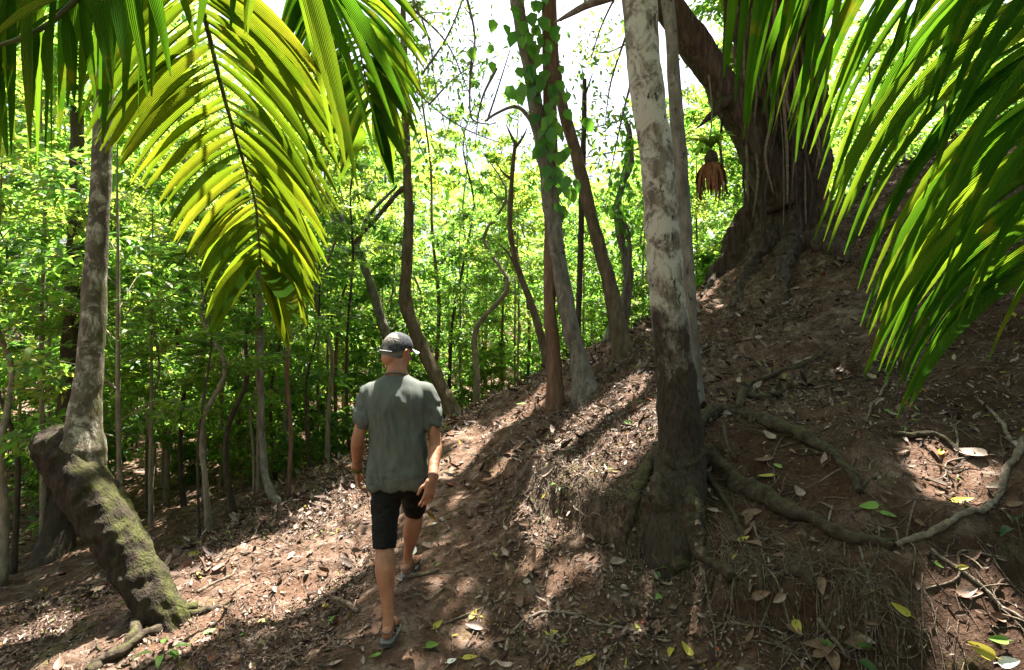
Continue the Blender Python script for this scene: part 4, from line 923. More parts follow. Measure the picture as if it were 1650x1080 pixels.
frond(palm2, [(1520,-460,1.25),(1400,-370,1.35),(1310,-290,1.5),(1230,-240,1.6),(1160,-210,1.7)],
 [(1480,-430,1330,190,.1),(1420,-390,1250,230,.1),(1360,-330,1215,225,.1),(1300,-280,1195,150,.1),(1240,-240,1170,130,.1),(1190,-220,1135,60,.1)],
 [(1440,-400,1500,-150,0),(1300,-300,1330,-120,0)], 15, 6, 19, 'palm_deep', .08, (-.2, -1, .3), jit=6, sagk=.15, arch=(.7, .34))
frond(palm2, [(1520,-460,1.25),(1640,-420,1.1),(1780,-300,1.05),(1880,-100,1.05),(1900,150,1.05),(1880,400,1.05)],
 [(1700,-380,1450,40,.1),(1780,-300,1480,150,.1),(1840,-200,1500,260,.1),(1880,-80,1500,370,.1),(1895,30,1510,430,.1),(1900,140,1530,500,.1),(1895,260,1560,540,.1)], [], 16, 0, 22, 'palm_deep', .08, (-.2, -1, .4), jit=8, sagk=.15, arch=(.72, .26))
# ------------------------------------------------------------------ the hiker
def remesh(mb, voxel, it=6, fac=.5, mat=None, name='tmp'):
    o = link(name, mb.mesh(name, mat or M['skin'])); m = o.modifiers.new('r', 'REMESH'); m.mode = 'VOXEL'; m.voxel_size = voxel
    s = o.modifiers.new('s', 'SMOOTH'); s.factor = fac; s.iterations = it
    me = bpy.data.meshes.new_from_object(o.evaluated_get(bpy.context.evaluated_depsgraph_get()))
    bpy.data.objects.remove(o); me.name = name; me.materials.clear(); me.materials.append(mat or M['skin'])
    me.polygons.foreach_set('use_smooth', np.ones(len(me.polygons), bool)); me.update(); return me
def coords(me):
    a = np.empty(len(me.vertices)*3, np.float32); me.vertices.foreach_get('co', a); b = np.empty_like(a); me.vertices.foreach_get('normal', b); return a.reshape(-1, 3).astype(float), b.reshape(-1, 3).astype(float)
def setco(me, V): me.vertices.foreach_set('co', V.astype(np.float32).ravel()); me.update()
def loft(mb, rings, n=44, m=60, sq=2.3):
    """rings: (x, y, z, rx, ry) stacked; superellipse sections"""
    q = spline(rings, m); th = np.linspace(0, 2*np.pi, n, endpoint=False); c, s = np.cos(th), np.sin(th)
    ex = np.sign(c)*np.abs(c)**(2/sq); ey = np.sign(s)*np.abs(s)**(2/sq)
    V = np.stack([q[:, None, 0]+q[:, None, 3]*ex, q[:, None, 1]+q[:, None, 4]*ey, q[:, None, 2]+0*ex], -1)
    i = np.arange(n*m).reshape(m, n); f = np.stack([i[:-1], np.roll(i[:-1], -1, 1), np.roll(i[1:], -1, 1), i[1:]], -1).reshape(-1, 4)
    k = n*m; V = np.vstack([V.reshape(-1, 3), q[0, :3], q[-1, :3]]); mb.add(V, f)
    tr = [(k, i[0][(j+1) % n], i[0][j]) for j in range(n)]+[(k+1, i[-1][j], i[-1][(j+1) % n]) for j in range(n)]
    mb.Fs.append(np.array(tr)+mb.n-len(V)); mb.M.append(0)

YB = 3.42
def pz(y): return 1.7-(y-540)/F*YB
def pxx(x): return (x-825)/F*YB
LF, RF = np.array((-.690, 3.12, 0.0)), np.array((-.705, 3.74, 0.0))     # heels
LF[2] = float(h(LF[0], LF[1]+.12)); RF[2] = float(h(RF[0], RF[1]+.12))
gl, gr = LF[2]+.018, RF[2]+.018
dl = np.array((-.06, 1, 0)); dl /= np.linalg.norm(dl); dr = np.array((.16, 1, .10)); dr /= np.linalg.norm(dr)
hipL, hipR = np.array((-.765, 3.42, .90)), np.array((-.600, 3.44, .90))
kneeL, kneeR = np.array((-.738, 3.31, gl+.475)), np.array((-.625, 3.68, gr+.435))
ankL, ankR = np.array((LF[0]+.0, LF[1]+.055, gl+.085)), np.array((RF[0]+.008, RF[1]+.05, gr+.095))
body = MB()
loft(body, [(pxx(641),YB,.84,.15,.10),(pxx(641),YB,.92,.165,.115),(pxx(641),YB,1.05,.15,.105),(pxx(641),YB+.01,1.2,.165,.105),(pxx(640),YB+.01,1.32,.175,.11),(pxx(639),YB+.015,1.40,.155,.085),(pxx(638),YB+.02,1.445,.085,.062),(pxx(638),YB+.025,1.50,.058,.060),(pxx(637),YB+.04,1.56,.056,.06)], 40, 50, 2.2)
for hp, kn, an in ((hipL, kneeL, ankL), (hipR, kneeR, ankR)):
    cf = kn*.68+an*.32+np.array((0, -.022, 0)); md = (hp+kn)/2+np.array((0, .012, 0))
    tube(body, [hp, md, kn*.93+hp*.07, kn*.93+an*.07, cf, kn*.32+an*.68+np.array((0, -.008, 0)), an*.93+kn*.07, an-np.array((0, 0, .03))], [.088,.074,.056,.052,.058,.037,.030,.034], 24, 50)
def foot(mb, heel, d, g):
    side = np.cross(d, (0, 0, 1.0)); side /= np.linalg.norm(side); up = np.cross(side, d)
    rot = np.stack([side, d, up], -1)
    ell(mb, heel+d*.035+up*.035+np.array((0, 0, .018)), (.032,.042,.036), rot); ell(mb, heel+d*.10+up*.042+np.array((0, 0, .018)), (.034,.08,.034), rot); ell(mb, heel+d*.17+up*.026+np.array((0, 0, .018)), (.046,.055,.024), rot)
    for k, (sx, ln, r) in enumerate(((-.032,.058,.0125),(-.010,.056,.010),(.009,.050,.0095),(.026,.043,.009),(.041,.034,.0085))):
        sg = -1 if mb_side > 0 else 1
        b = heel+d*(.195-.006*k)+side*sx*sg+up*.018+np.array((0, 0, .018)); tube(mb, [b, b+d*ln*.6+up*.002, b+d*ln-up*.004], [r, r, r*.8], 10, 8)
mb_side = -1; foot(body, LF, dl, gl); mb_side = 1; foot(body, RF, dr, gr)
# arms
shL, shR = np.array((pxx(595), YB+.01, pz(636))), np.array((pxx(687), YB+.01, pz(636)))
elL, wrL = P(577, 706, 3.36), P(575, 758, 3.54); elR, wrR = P(702, 714, 3.40), P(697, 771, 3.20)
def limb_arm(sh, el, wr, up_r=.046):
    u = (wr-el)/np.linalg.norm(wr-el)
    tube(body, [sh+np.array((0, 0, .015)), sh*.6+el*.4, el, el*.72+wr*.28, el*.35+wr*.65, wr], [up_r,.042,.039,.042,.033,.027], 22, 44, flat=.95)
limb_arm(shL, elL, wrL); limb_arm(shR, elR, wrR)
for s, shd in ((-1, shL), (1, shR)): ell(body, shd+np.array((s*-.01, 0, -.01)), (.062,.058,.06))
def hand(mb, wr, d, palmn, thumb_side, curl, spread=.0):
    """d: towards the fingers, palmn: the way the palm faces, thumb_side: unit vector to the thumb edge"""
    d = d/np.linalg.norm(d); n = palmn-d*np.dot(palmn, d); n /= np.linalg.norm(n); s = thumb_side-d*np.dot(thumb_side, d)-n*np.dot(thumb_side, n); s /= np.linalg.norm(s)
    rot = np.stack([s, d, n], -1); ell(mb, wr+d*.05, (.040,.058,.017), rot); ell(mb, wr+d*.072, (.042,.034,.015), rot); ell(mb, wr+d*.035+s*.02+n*.006, (.022,.036,.016), rot)
    for k, (off, ln, cu) in enumerate(((.0315,.072,.8),(.0105,.080,1.0),(-.0105,.074,1.15),(-.031,.058,1.3))):
        b = wr+d*(.095-.004*abs(k-1))+s*off; p = [b-d*.02, b]; a = 0; l3 = (.45, .31, .24)
        for j in range(3):
            a += curl*cu*(.55, .8, .6)[j]; dd = d*math.cos(a)+n*math.sin(a)+s*spread*(1.5-k)*.12; p.append(p[-1]+dd*ln*l3[j])
        tube(mb, p, [.0095,.0092,.0085,.0078,.006], 12, 24)
    b = wr+d*.03+s*.03+n*.006; t1 = s*.55+d*.75+n*.35; t1 /= np.linalg.norm(t1); t2 = d*.95+n*.35+s*.1
    tube(mb, [b-s*.012, b+t1*.034, b+t1*.034+t2*.03, b+t1*.034+t2*.05], [.013,.0105,.0095,.007], 12, 20)
hand(body, wrL, np.array((.10, .10, -1)), np.array((1.0, .25, .1)), np.array((0, 1.0, .1)), .75)
hand(body, wrR, np.array((-.20, -.12, -1)), np.array((-.75, .65, .0)), np.array((-.75, -.45, .0)), .32, 1.0)
# head, turned and tipped a little to his right
HC = np.array((pxx(636), YB+.065, 1.598)); yaw = R(-32)
hr = np.array(Matrix.Rotation(yaw, 3, 'Z') @ Matrix.Rotation(R(-8), 3, 'X') @ Matrix.Rotation(R(4), 3, 'Y'))
def H(x, y, z): return HC+hr @ np.array((x, y, z))
ell(body, H(0, 0, .02), (.076,.095,.10), hr, 30, 20); ell(body, H(0, .035, -.045), (.060,.066,.078), hr, 24, 16)
ell(body, H(0, .072, -.098), (.030,.026,.022), hr); ell(body, H(0, -.05, -.045), (.056,.05,.05), hr)
tube(body, [H(0, .088, .022), H(0, .108, -.008), H(0, .118, -.028), H(0, .100, -.038)], [.009,.012,.015,.008], 10, 16)
ell(body, H(0, .092, .028), (.048,.012,.010), hr); ell(body, H(0, .094, -.062), (.024,.012,.007), hr); ell(body, H(0, .093, -.074), (.021,.012,.007), hr)
for s in (-1, 1):
    for rx, ry, rz, oy, oz in ((.008,.020,.032,0,0),(.010,.012,.012,-.002,-.024)): ell(body, H(s*.079, -.008+oy, -.012+oz), (rx, ry, rz), hr)
    tube(body, [H(s*.084, .005, .006), H(s*.088, -.014, .018), H(s*.089, -.024, .0), H(s*.083, -.012, -.036)], [.005,.006,.006,.005], 8, 20)
tube(body, [H(0, -.03, -.06), np.array((pxx(638), YB+.03, 1.51)), np.array((pxx(638), YB+.015, 1.43))], [.056,.058,.066], 24, 20)
floc = np.array((-.70, 3.42, (LF[2]+RF[2])/2))
man = remesh(body, .0045, 5, .5, M['skin'], 'person')
V, N = coords(man); setco(man, V+N*(.0012*fbm(V*40, 3))[:, None])
V, N = coords(man); setco(man, V-floc)
person = link('person', man); person.location = floc
tag(person, 'person walking away on the trail in grey green shirt, black shorts, cap and sandals', 'person')
def pchild(name, me, world=True, parent=None):
    par = parent or person
    if world:
        V, _ = coords(me); setco(me, V-floc)
    o = link(name, me, par); return o
# shirt
sh = MB()
loft(sh, [(pxx(641),YB,.80,.186,.142),(pxx(641),YB,.815,.185,.142),(pxx(641),YB,.90,.180,.140),(pxx(641),YB-.003,1.04,.168,.126),(pxx(641),YB,1.18,.170,.124),(pxx(640),YB+.005,1.30,.186,.124),(pxx(640),YB+.008,1.365,.182,.108),(pxx(639),YB+.012,1.41,.150,.085),(pxx(638),YB+.015,1.445,.093,.072),(pxx(638),YB+.018,1.462,.070,.066)], 64, 70, 2.35)
for shd, el, s in ((shL, elL, -1), (shR, elR, 1)):
    e = shd+(el-shd)*.62
    tube(sh, [shd+np.array((-s*.05, 0, .022)), shd+np.array((0, 0, .006)), shd*.6+e*.4+np.array((s*.004, 0, 0)), e*.95+shd*.05, e], [.060,.063,.061,.059,.058], 30, 30, flat=.98)
me = remesh(sh, .006, 9, .6, M['shirt'], 'shirt')
for rep in range(2):
    V, N = coords(me); x = V[:, 0]-pxx(641); z = V[:, 2]-1.0
    f = np.zeros(len(V))
    # drag folds from the shoulders, bunching at the waist, creases round the armpits
    for sx in (-1, 1):
        u = x+sx*(-.17)+0*z; f += .006*np.sin((sx*x*26+z*9)+2.2*vnoise(V*6))*np.exp(-((x-sx*.15)/.07)**2)*sstep(.45, .05, z)
    g1 = fbm(np.stack([x*16+z*3, V[:, 1]*8, z*4.5], -1), 3); g2 = fbm(np.stack([x*7-z*4, V[:, 1]*5, z*13+3], -1), 3)
    f += .0075*(1-2*np.abs(g1))*sstep(.46, .25, np.abs(z+.02)) + .006*(1-2*np.abs(g2))*sstep(.0, -.2, z)
    arm = sstep(.175, .21, np.abs(x)); f += arm*.0025*np.sin(V[:, 2]*60+x*90+4*vnoise(V*9))
    setco(me, V+N*(f*.8)[:, None])
shirt = pchild('shirt', me)
# sleeve and collar hems
def ringband(name, c, ax, rx, ry, th, mat, parent, seg=40):
    ax = np.asarray(ax, float)/np.linalg.norm(ax); t = np.cross(ax, (0, 1.0, 0)); t /= np.linalg.norm(t); b = np.cross(ax, t)
    a = np.linspace(0, 2*np.pi, seg+1); p = np.asarray(c)+np.cos(a)[:, None]*t*rx+np.sin(a)[:, None]*b*ry; mb = MB()
    tube(mb, p, [th]*len(p), 8, seg*2, cap=False); V = mb.V[0]; me = mb.mesh(name, mat, True, floc); return link(name, me, parent)
ringband('collar', np.array((pxx(638), YB+.014, 1.462)), (0, .22, 1), .066, .067, .006, M['shirt'], shirt)
for shd, el in ((shL, elL), (shR, elR)):
    e = shd+(el-shd)*.60; ringband('hem', e, el-shd, .0575, .0565, .0028, M['shirt'], shirt)
mb = MB(); a = np.linspace(0, 2*np.pi, 61); ex = np.sign(np.cos(a))*np.abs(np.cos(a))**(2/2.35); ey = np.sign(np.sin(a))*np.abs(np.sin(a))**(2/2.35)
tube(mb, np.stack([pxx(641)+.187*ex, YB+.143*ey, .812+0*a], -1), [.0035]*61, 6, 120, cap=False); link('hem', mb.mesh('hem', M['shirt'], True, floc), shirt)
# shorts: loose legs
so = MB()
loft(so, [(pxx(641),YB,.74,.135,.11),(pxx(641),YB,.80,.165,.125),(pxx(641),YB,.88,.172,.128),(pxx(641),YB,.95,.165,.122)], 48, 26, 2.3)
kl = kneeL+np.array((0, -.012, -.025)); hl = hipL+np.array((.012, 0, -.02))
tube(so, [hl, hl*.62+kl*.38, hl*.3+kl*.7, kl*.96+hl*.04, kl], [.098,.087,.074,.066,.065], 32, 40)
kr = kneeR+np.array((.0, -.004, .02)); hrr = hipR+np.array((-.005, 0, -.02))
tube(so, [hrr, hrr*.62+kr*.38, hrr*.3+kr*.7, kr*.95+hrr*.05, kr], [.100,.088,.077,.070,.069], 32, 40)
me = remesh(so, .006, 6, .5, M['shorts'], 'shorts'); V, N = coords(me)
g1 = fbm(np.stack([V[:, 0]*9, V[:, 1]*9, V[:, 2]*16], -1), 3); setco(me, V+N*(.006*(1-2*np.abs(g1)))[:, None]); shorts = pchild('shorts', me)
# hair under the cap
hm = MB(); ell(hm, H(0, -.008, .022), (.0795,.0945,.098), hr, 30, 20); ell(hm, H(0, -.05, -.022), (.062,.050,.045), hr)
me = remesh(hm, .004, 4, .5, M['hair'], 'hair'); V, N = coords(me); Lc = (V-HC) @ hr
# keep what lies behind the ears and above the nape: everything else sinks under the skin
sink = np.clip(sstep(-.02, .03, Lc[:, 1])*sstep(.05, .02, Lc[:, 2])+sstep(-.045, -.06, Lc[:, 2]), 0, 1)
setco(me, V+N*(.0016*vnoise(V*240)-.016*sink)[:, None]); pchild('hair', me)
# cap: panelled crown with an arch cut at the back, strap across it, curved visor
cm = MB(); nu, nv = 72, 26; th = np.linspace(0, 2*np.pi, nu, endpoint=False); ph = np.linspace(.02, 1.0, nv)
Vc = []; 
for v in ph:
    for a in th:
        x, y = math.sin(a), math.cos(a); zz = math.cos(v*math.pi/2); rr = math.sin(v*math.pi/2)**.86
        Vc.append(H(x*rr*.087, y*rr*.105-.004, .032+zz*.088-.048*rr**3*max(0, .25-y)/1.25))
Vc = np.array(Vc); i = np.arange(nu*nv).reshape(nv, nu); fs = []
for r_ in range(nv-1):
    for k in range(nu):
        a = th[k]; da = abs((a-math.pi+math.pi) % (2*math.pi)-math.pi); da = abs(a-math.pi)
        if da < .5 and ph[r_] > .66+.34*(da/.5)**2: continue
        fs.append((i[r_][k], i[r_+1][k], i[r_+1][(k+1) % nu], i[r_][(k+1) % nu]))
cm.add(Vc, np.array(fs)); cap = link('cap', cm.mesh('cap', M['cap'], True, floc), person); md = cap.modifiers.new('s', 'SOLIDIFY'); md.thickness = .003; md.offset = 1
vm = MB(); nr_, na = 12, 26; Vv = []
for r_ in np.linspace(0, 1, nr_):
    for a in np.linspace(-1.08, 1.08, na):
        ex = .085*math.sin(a)*(1+.02*r_); ey = .099*math.cos(a)-.004; ln = .082*math.cos(a*1.18)**.6 if abs(a*1.18) < 1.55 else 0
        Vv.append(H(ex*(1+.06*r_), ey+ln*r_, .030-.010*r_-.030*math.sin(a)**2*r_+.003))
i = np.arange(nr_*na).reshape(nr_, na); q = np.stack([i[:-1, :-1], i[:-1, 1:], i[1:, 1:], i[1:, :-1]], -1).reshape(-1, 4); vm.add(np.array(Vv), q)
o = link('visor', vm.mesh('visor', M['visor'], True, floc), cap); md = o.modifiers.new('s', 'SOLIDIFY'); md.thickness = .0035
mb = MB(); a = np.linspace(math.pi-.60, math.pi+.60, 20); tube(mb, [H(.088*math.sin(v), .106*math.cos(v)-.005, -.006) for v in a], [.007]*20, 8, 40, flat=.35); link('strap', mb.mesh('strap', M['visor'], True, floc), cap)
mb = MB(); ell(mb, H(0, 0, .121), (.006,.006,.004), hr, 12, 8); link('button', mb.mesh('button', M['cap'], True, floc), cap)
for s in (-1, 1):
    mb = MB(); ell(mb, H(s*.030, .086, .012), (.011,.011,.0085), hr, 14, 10); link('eye', mb.mesh('eye', M['eye'], True, floc), person)
# sandals
def sandal(heel, d, ank, sgn):
    side = np.cross(d, (0, 0, 1.0)); side /= np.linalg.norm(side); up = np.cross(side, d); t = np.linspace(0, 1, 22)
    w = .030+.022*np.sin(np.pi*np.clip(t, 0, 1)**1.35)*1.0+.004; w *= np.clip(np.minimum(t/.05+.45, (1.02-t)/.09), 0, 1)**.5
    ctr = heel+d*(-.012+.295*t)[:, None]+side*(-sgn*.006*np.sin(np.pi*t))[:, None]
    def slab(z0, z1, k):
        L0, R0 = ctr-side*(w*k)[:, None]+up*z0, ctr+side*(w*k)[:, None]+up*z0; L1, R1 = L0+up*(z1-z0), R0+up*(z1-z0)
        V = np.stack([L0, R0, R1, L1], 1).reshape(-1, 3); i = np.arange(88).reshape(22, 4); f = np.concatenate([np.stack([i[:-1, j], i[1:, j], i[1:, (j+1) % 4], i[:-1, (j+1) % 4]], -1) for j in range(4)])
        m_ = MB(); m_.add(V, np.vstack([f, [i[0], i[-1][::-1]]])); return m_
    root = link('sandal', slab(-.006, .014, 1.0).mesh('sandal', M['sandal'], False, floc), person)
    link('footbed', slab(.0145, .019, .96).mesh('footbed', M['footbed'], False, floc), root)
    def strap(pts, r=.009):
        m_ = MB(); tube(m_, pts, [r]*len(pts), 10, 40, flat=.32); link('strap', m_.mesh('strap', M['strap'], True, floc), root)
    c = heel+d*.035; z = .062
    strap([c+d*.045-side*.039+up*.03, c+d*.02-side*.037+up*z, c-d*.038-side*.02+up*(z+.004), c-d*.047+up*(z+.005), c-d*.038+side*.02+up*(z+.004), c+d*.02+side*.037+up*z, c+d*.045+side*.039+up*.03])
    strap([c+d*.03-side*.041+up*.02, c+d*.055-side*.03+up*.085, c+d*.06+up*.105, c+d*.055+side*.03+up*.085, c+d*.03+side*.041+up*.02])
    strap([c+d*.13-side*.05+up*.018, c+d*.135-side*.036+up*.05, c+d*.135+up*.062, c+d*.135+side*.036+up*.05, c+d*.13+side*.05+up*.018], .014)
sandal(LF, dl, ankL, -1); sandal(RF, dr, ankR, 1)
# bracelets
for w_, e_, rr, n_ in ((wrL, elL, .033, 5), (wrR, elR, .031, 2)):
    u = (e_-w_)/np.linalg.norm(e_-w_); c = w_+u*.012; t_ = np.cross(u, (0, 1.0, 0)); t_ /= np.linalg.norm(t_); b_ = np.cross(u, t_); mb = MB()
    for k in range(n_):
        a = np.linspace(0, 2*np.pi, 30); p = c+u*.006*k+np.cos(a)[:, None]*t_*rr+np.sin(a)[:, None]*b_*rr; tube(mb, p, [.0032]*30, 6, 60, cap=False)
    link('bracelet', mb.mesh('bracelet', M['bracelet'] if n_ > 2 else M['strap'], True, floc), person)
# ------------------------------------------------------------------ single leaves, sticks, surface roots, seedlings
def fallen(px, py, ln, wd, mat, label, ang=0.0, curl=.2, name='fallen_leaf', lift=.012, group=None, fold=.2, p=None, bend=.0):
    p = hit(px, py) if p is None else p; ln, wd = ln*.72, wd*.72; n = normal(np.array(p[0]), np.array(p[1])); n = n/np.linalg.norm(n)
    v = np.array((math.cos(ang), math.sin(ang), 0)); v -= n*np.dot(v, n); v /= np.linalg.norm(v); s = np.cross(n, v)
    a, b = p-v*ln/2+n*lift, p+v*ln/2+n*(lift+curl*ln*.5); m = p+n*(lift-curl*ln*.25)+s*bend*ln
    mb = MB(); blade(mb, a, b, m, wd, n+rng.normal(size=3)*.15, 14, fold=fold)
    st = a-v*ln*.22+n*.003; tube(mb, [a, (a+st)/2+n*.004, st], [.0022, .0018, .0014], 5, 6)
    V = np.concatenate(mb.V); o = link(name, mb.mesh(name, M[mat], True, p)); o.location = p
    return tag(o, label, 'leaf', group)
for a in [
 (885,762,.19,.085,'dead_pale','large pale dead leaf at the brow of the bank, left of the stout trunk',.1),
 (860,915,.26,.15,'dead_brown','big curled brown leaf lit at the foot of the bank',.9,.9),
 (1565,735,.22,.13,'dead_pale','big pale veined leaf leaning on the rim of the sunlit hollow',2.2,.3),
 (1402,820,.13,.075,'fresh','broad fresh green leaf in the dark below the forked root',2.7),
 (1450,985,.12,.045,'fallen_yellow','narrow yellow green leaf on the dark soil at right',1.9),
 (1108,1053,.11,.05,'fallen_yellow','pale yellow leaf standing on edge below the big trunk',1.8,.6),
 (428,1005,.14,.065,'fallen_yellow','mustard yellow leaf on the shaded soil left of the hiker',.3),
 (1578,1052,.15,.07,'fallen_yellow','yellow leaf in the sunny corner at lower right',2.2),
 (1236,770,.15,.05,'fallen_yellow','slim yellow green leaf resting on the long root',2.5),
 (1550,812,.17,.06,'fallen_yellow','pale yellow leaf lying in the sunlit hollow',.0),
 (945,1068,.16,.06,'fallen_yellow','yellow green leaf flat at the near edge of the trail',.2),
 (757,1066,.11,.05,'fallen_yellow','small yellow leaf just right of the standing foot',.1),
 (728,1070,.07,.045,'white','small white flaky leaf beside a yellow leaf',.4),
 (701,847,.065,.06,'white','round whitish leaf on the trail right of the rear leg',.2),
 (668,893,.14,.06,'white','bleached leaf standing by the toes of the leading foot',1.5,.5),
 (708,913,.07,.04,'fresh','small fresh green leaf right of the leading foot',.2),
 (764,996,.10,.05,'fallen_yellow','pale green leaf pair on the trail right of the hiker',.9,.5),
 (1063,966,.10,.045,'fresh','green leaf on the litter below the bank face',1.4),
 (1346,613,.13,.055,'dead_orange','bright orange dead leaf under the palm leaflets',2.4),
 (1290,797,.11,.07,'dead_pale','tan curled leaf between the two long roots',1.4,.8),
 (1268,490,.22,.07,'dead_pale','long pale leaf high on the hill below the fig',.4),
 (838,972,.17,.07,'dead_brown','dark brown curled leaf below the big curled one',1.3,.7),
 (815,893,.13,.05,'dead_pale','pale brown leaf hanging on the left end of the bank',1.9),
 (1605,1037,.12,.05,'fresh','pale green leaf in the sunny lower right corner',3.0),
 (1622,1072,.12,.06,'white','whitish leaf at the very corner in the sun',.1),
 (880,802,.08,.035,'fallen_yellow','yellow green leaf caught among bank roots',.2),
 (790,808,.08,.045,'fresh','light green leaf at the left end of the bank',.6),
 (1228,975,.14,.06,'dead_brown','dark brown leaf beneath the hanging root fibres',.5,.5),
 (1330,745,.12,.05,'dead_pale','greyish leaf beside the upper long root',.7),
 (1232,745,.15,.07,'dead_brown','shiny grey brown leaf tucked behind the long root',2.8,.4),
 (1560,960,.1,.05,'dead_pale','pale curled scrap on the lip of the lower sunny patch',.3,.6),
 (940,575,.22,.07,'dead_orange','tan orange leaf at the foot of the leaning tree',.4),
 (690,940,.13,.03,'dead_brown','brown narrow leaf by the stick near the leading foot',.1)]:
    fallen(*a)
kinds = (('dead_pale', 'pale dry leaf lying loose on the litter', 'loose pale dry leaves'), ('dead_brown', 'brown curled leaf lying loose on the litter', 'loose brown curled leaves'),
         ('dead_brown', 'brown curled leaf lying loose on the litter', 'loose brown curled leaves'), ('fallen_yellow', 'small yellow leaf fallen on the slope', 'small fallen yellow leaves'), ('fresh', 'small green leaf fallen on the slope', 'small fallen green leaves'))
for k in range(150):
    px, py = rng.uniform(20, 1640), rng.uniform(600, 1075); p = hit(px, py)
    if p[1] > 9 or p[1] > 44: continue
    j = rng.choice(5, p=(.24, .32, .26, .10, .08)); m, lb, g = kinds[j]; ln = rng.uniform(.06, .11) if j > 2 else rng.uniform(.07, .16)
    fallen(0, 0, ln, ln*rng.uniform(.32, .55), m, lb, rng.uniform(0, 6.28), rng.uniform(-.1, .7), group=g, p=p, bend=rng.normal(0, .08), fold=rng.uniform(.1, .5))
def ground_stick(pix, r0, r1, name, label, cat, mat='twig', lift=1.0, arch=.0, group=None, y0=1.6):
    p = hits(pix, y0); m = len(p); n = m*9; q = spline(p, n); rad = np.linspace(r0, r1, n)
    q[:, 2] = np.maximum(h(q[:, 0], q[:, 1])+rad*lift, q[:, 2]*(m < 3))+arch*np.sin(np.linspace(0, math.pi, n))
    mb = MB(); tube(mb, q, rad, 9, n*2, .25, 30); V = np.concatenate(mb.V); c = q[n//2]; o = link(name, mb.mesh(name, M[mat], True, c)); o.location = c
    return tag(o, label, cat, group)
for a in [
 ([(1482,872),(1530,850),(1580,830),(1612,800),(1622,760),(1640,735),(1649,715)], .013, .020, 'surface_root', 'crooked pale root curving round the right rim of the sunlit hollow', 'root', 'root_pale'),
 ([(1649,735),(1620,700),(1600,670),(1575,648)], .012, .008, 'surface_root', 'thin crooked root climbing the bank right of the hollow', 'root', 'root_pale'),
 ([(1445,888),(1490,870),(1530,850)], .014, .018, 'surface_root', 'short frayed root joining the long root to the hollow rim', 'root', 'root_pale'),
 ([(1500,888),(1545,925),(1590,960),(1648,1003)], .009, .007, 'stick', 'long straight stick slanting down the dark bank at far right', 'stick', 'root_pale'),
 ([(1432,612),(1412,648),(1394,682)], .011, .008, 'stick', 'short straight stick stuck in the slope under the palm leaflets', 'stick', 'twig'),
 ([(1440,705),(1490,706),(1530,718),(1550,735)], .02, .012, 'surface_root', 'flat mossy root along the top edge of the hollow', 'root', 'root'),
 ([(815,1055),(822,1030),(850,1000),(890,990),(940,998),(1000,1015),(1082,1035)], .010, .006, 'surface_root', 'long thin root looping over the trail foreground', 'root', 'root_pale'),
 ([(835,1060),(842,1035),(838,1015),(855,1003)], .010, .006, 'surface_root', 'short dark root branching from the looping thin root', 'root', 'root'),
 ([(652,935),(680,930),(706,922)], .014, .010, 'stick', 'brown stick lying beside the leading foot', 'stick', 'twig'),
 ([(535,990),(560,987),(578,990)], .016, .013, 'stick', 'short dark stick on the trail left of the standing foot', 'stick', 'twig'),
 ([(318,1020),(345,1002),(372,985),(380,978)], .012, .008, 'stick', 'pale stick pointing up slope right of the leaning log', 'stick', 'twig'),
 ([(838,800),(860,815),(880,850),(888,890)], .012, .007, 'surface_root', 'mossy little root bending over the bank lip', 'root', 'root'),
 ([(920,812),(935,830),(965,838),(1010,850),(1040,858)], .006, .004, 'surface_root', 'thin wiry root crossing the bank toward the stout trunk', 'root', 'root_pale'),
 ([(825,735),(880,722),(930,705),(985,695),(1050,672)], .010, .006, 'surface_root', 'long bare root across the sunlit slope patch', 'root', 'root_pale'),
 ([(905,720),(940,700),(985,672),(1030,655)], .008, .005, 'surface_root', 'second bare root above the first on the sunlit slope patch', 'root', 'root_pale'),
 ([(960,655),(985,668),(1005,690),(1012,715)], .007, .004, 'surface_root', 'bare root running downhill through the sunlit slope patch', 'root', 'root_pale'),
 ([(1125,870),(1138,950),(1150,1010),(1155,1065)], .008, .005, 'stick', 'reddish bent stick below the roots of the stout trunk', 'stick', 'twig'),
 ([(1215,850),(1232,905),(1236,960)], .006, .003, 'surface_root', 'wiry root hanging beside the bank fibres', 'root', 'root_pale'),
 ([(1235,920),(1262,975),(1290,1040),(1310,1075)], .006, .003, 'surface_root', 'thin pale root wandering down the dark foreground soil', 'root', 'root_pale'),
 ([(1318,1010),(1340,1035),(1365,1068)], .012, .009, 'stick', 'thick short stick in the near right foreground', 'stick', 'twig'),
 ([(1385,885),(1398,930),(1406,965)], .006, .004, 'stick', 'thin upright stick under the tip of the long root', 'stick', 'root_pale'),
 ([(1275,925),(1300,945),(1308,955)], .022, .016, 'stick', 'rotten stub of wood half buried under the long root', 'stick', 'root')]:
    ground_stick(*a)
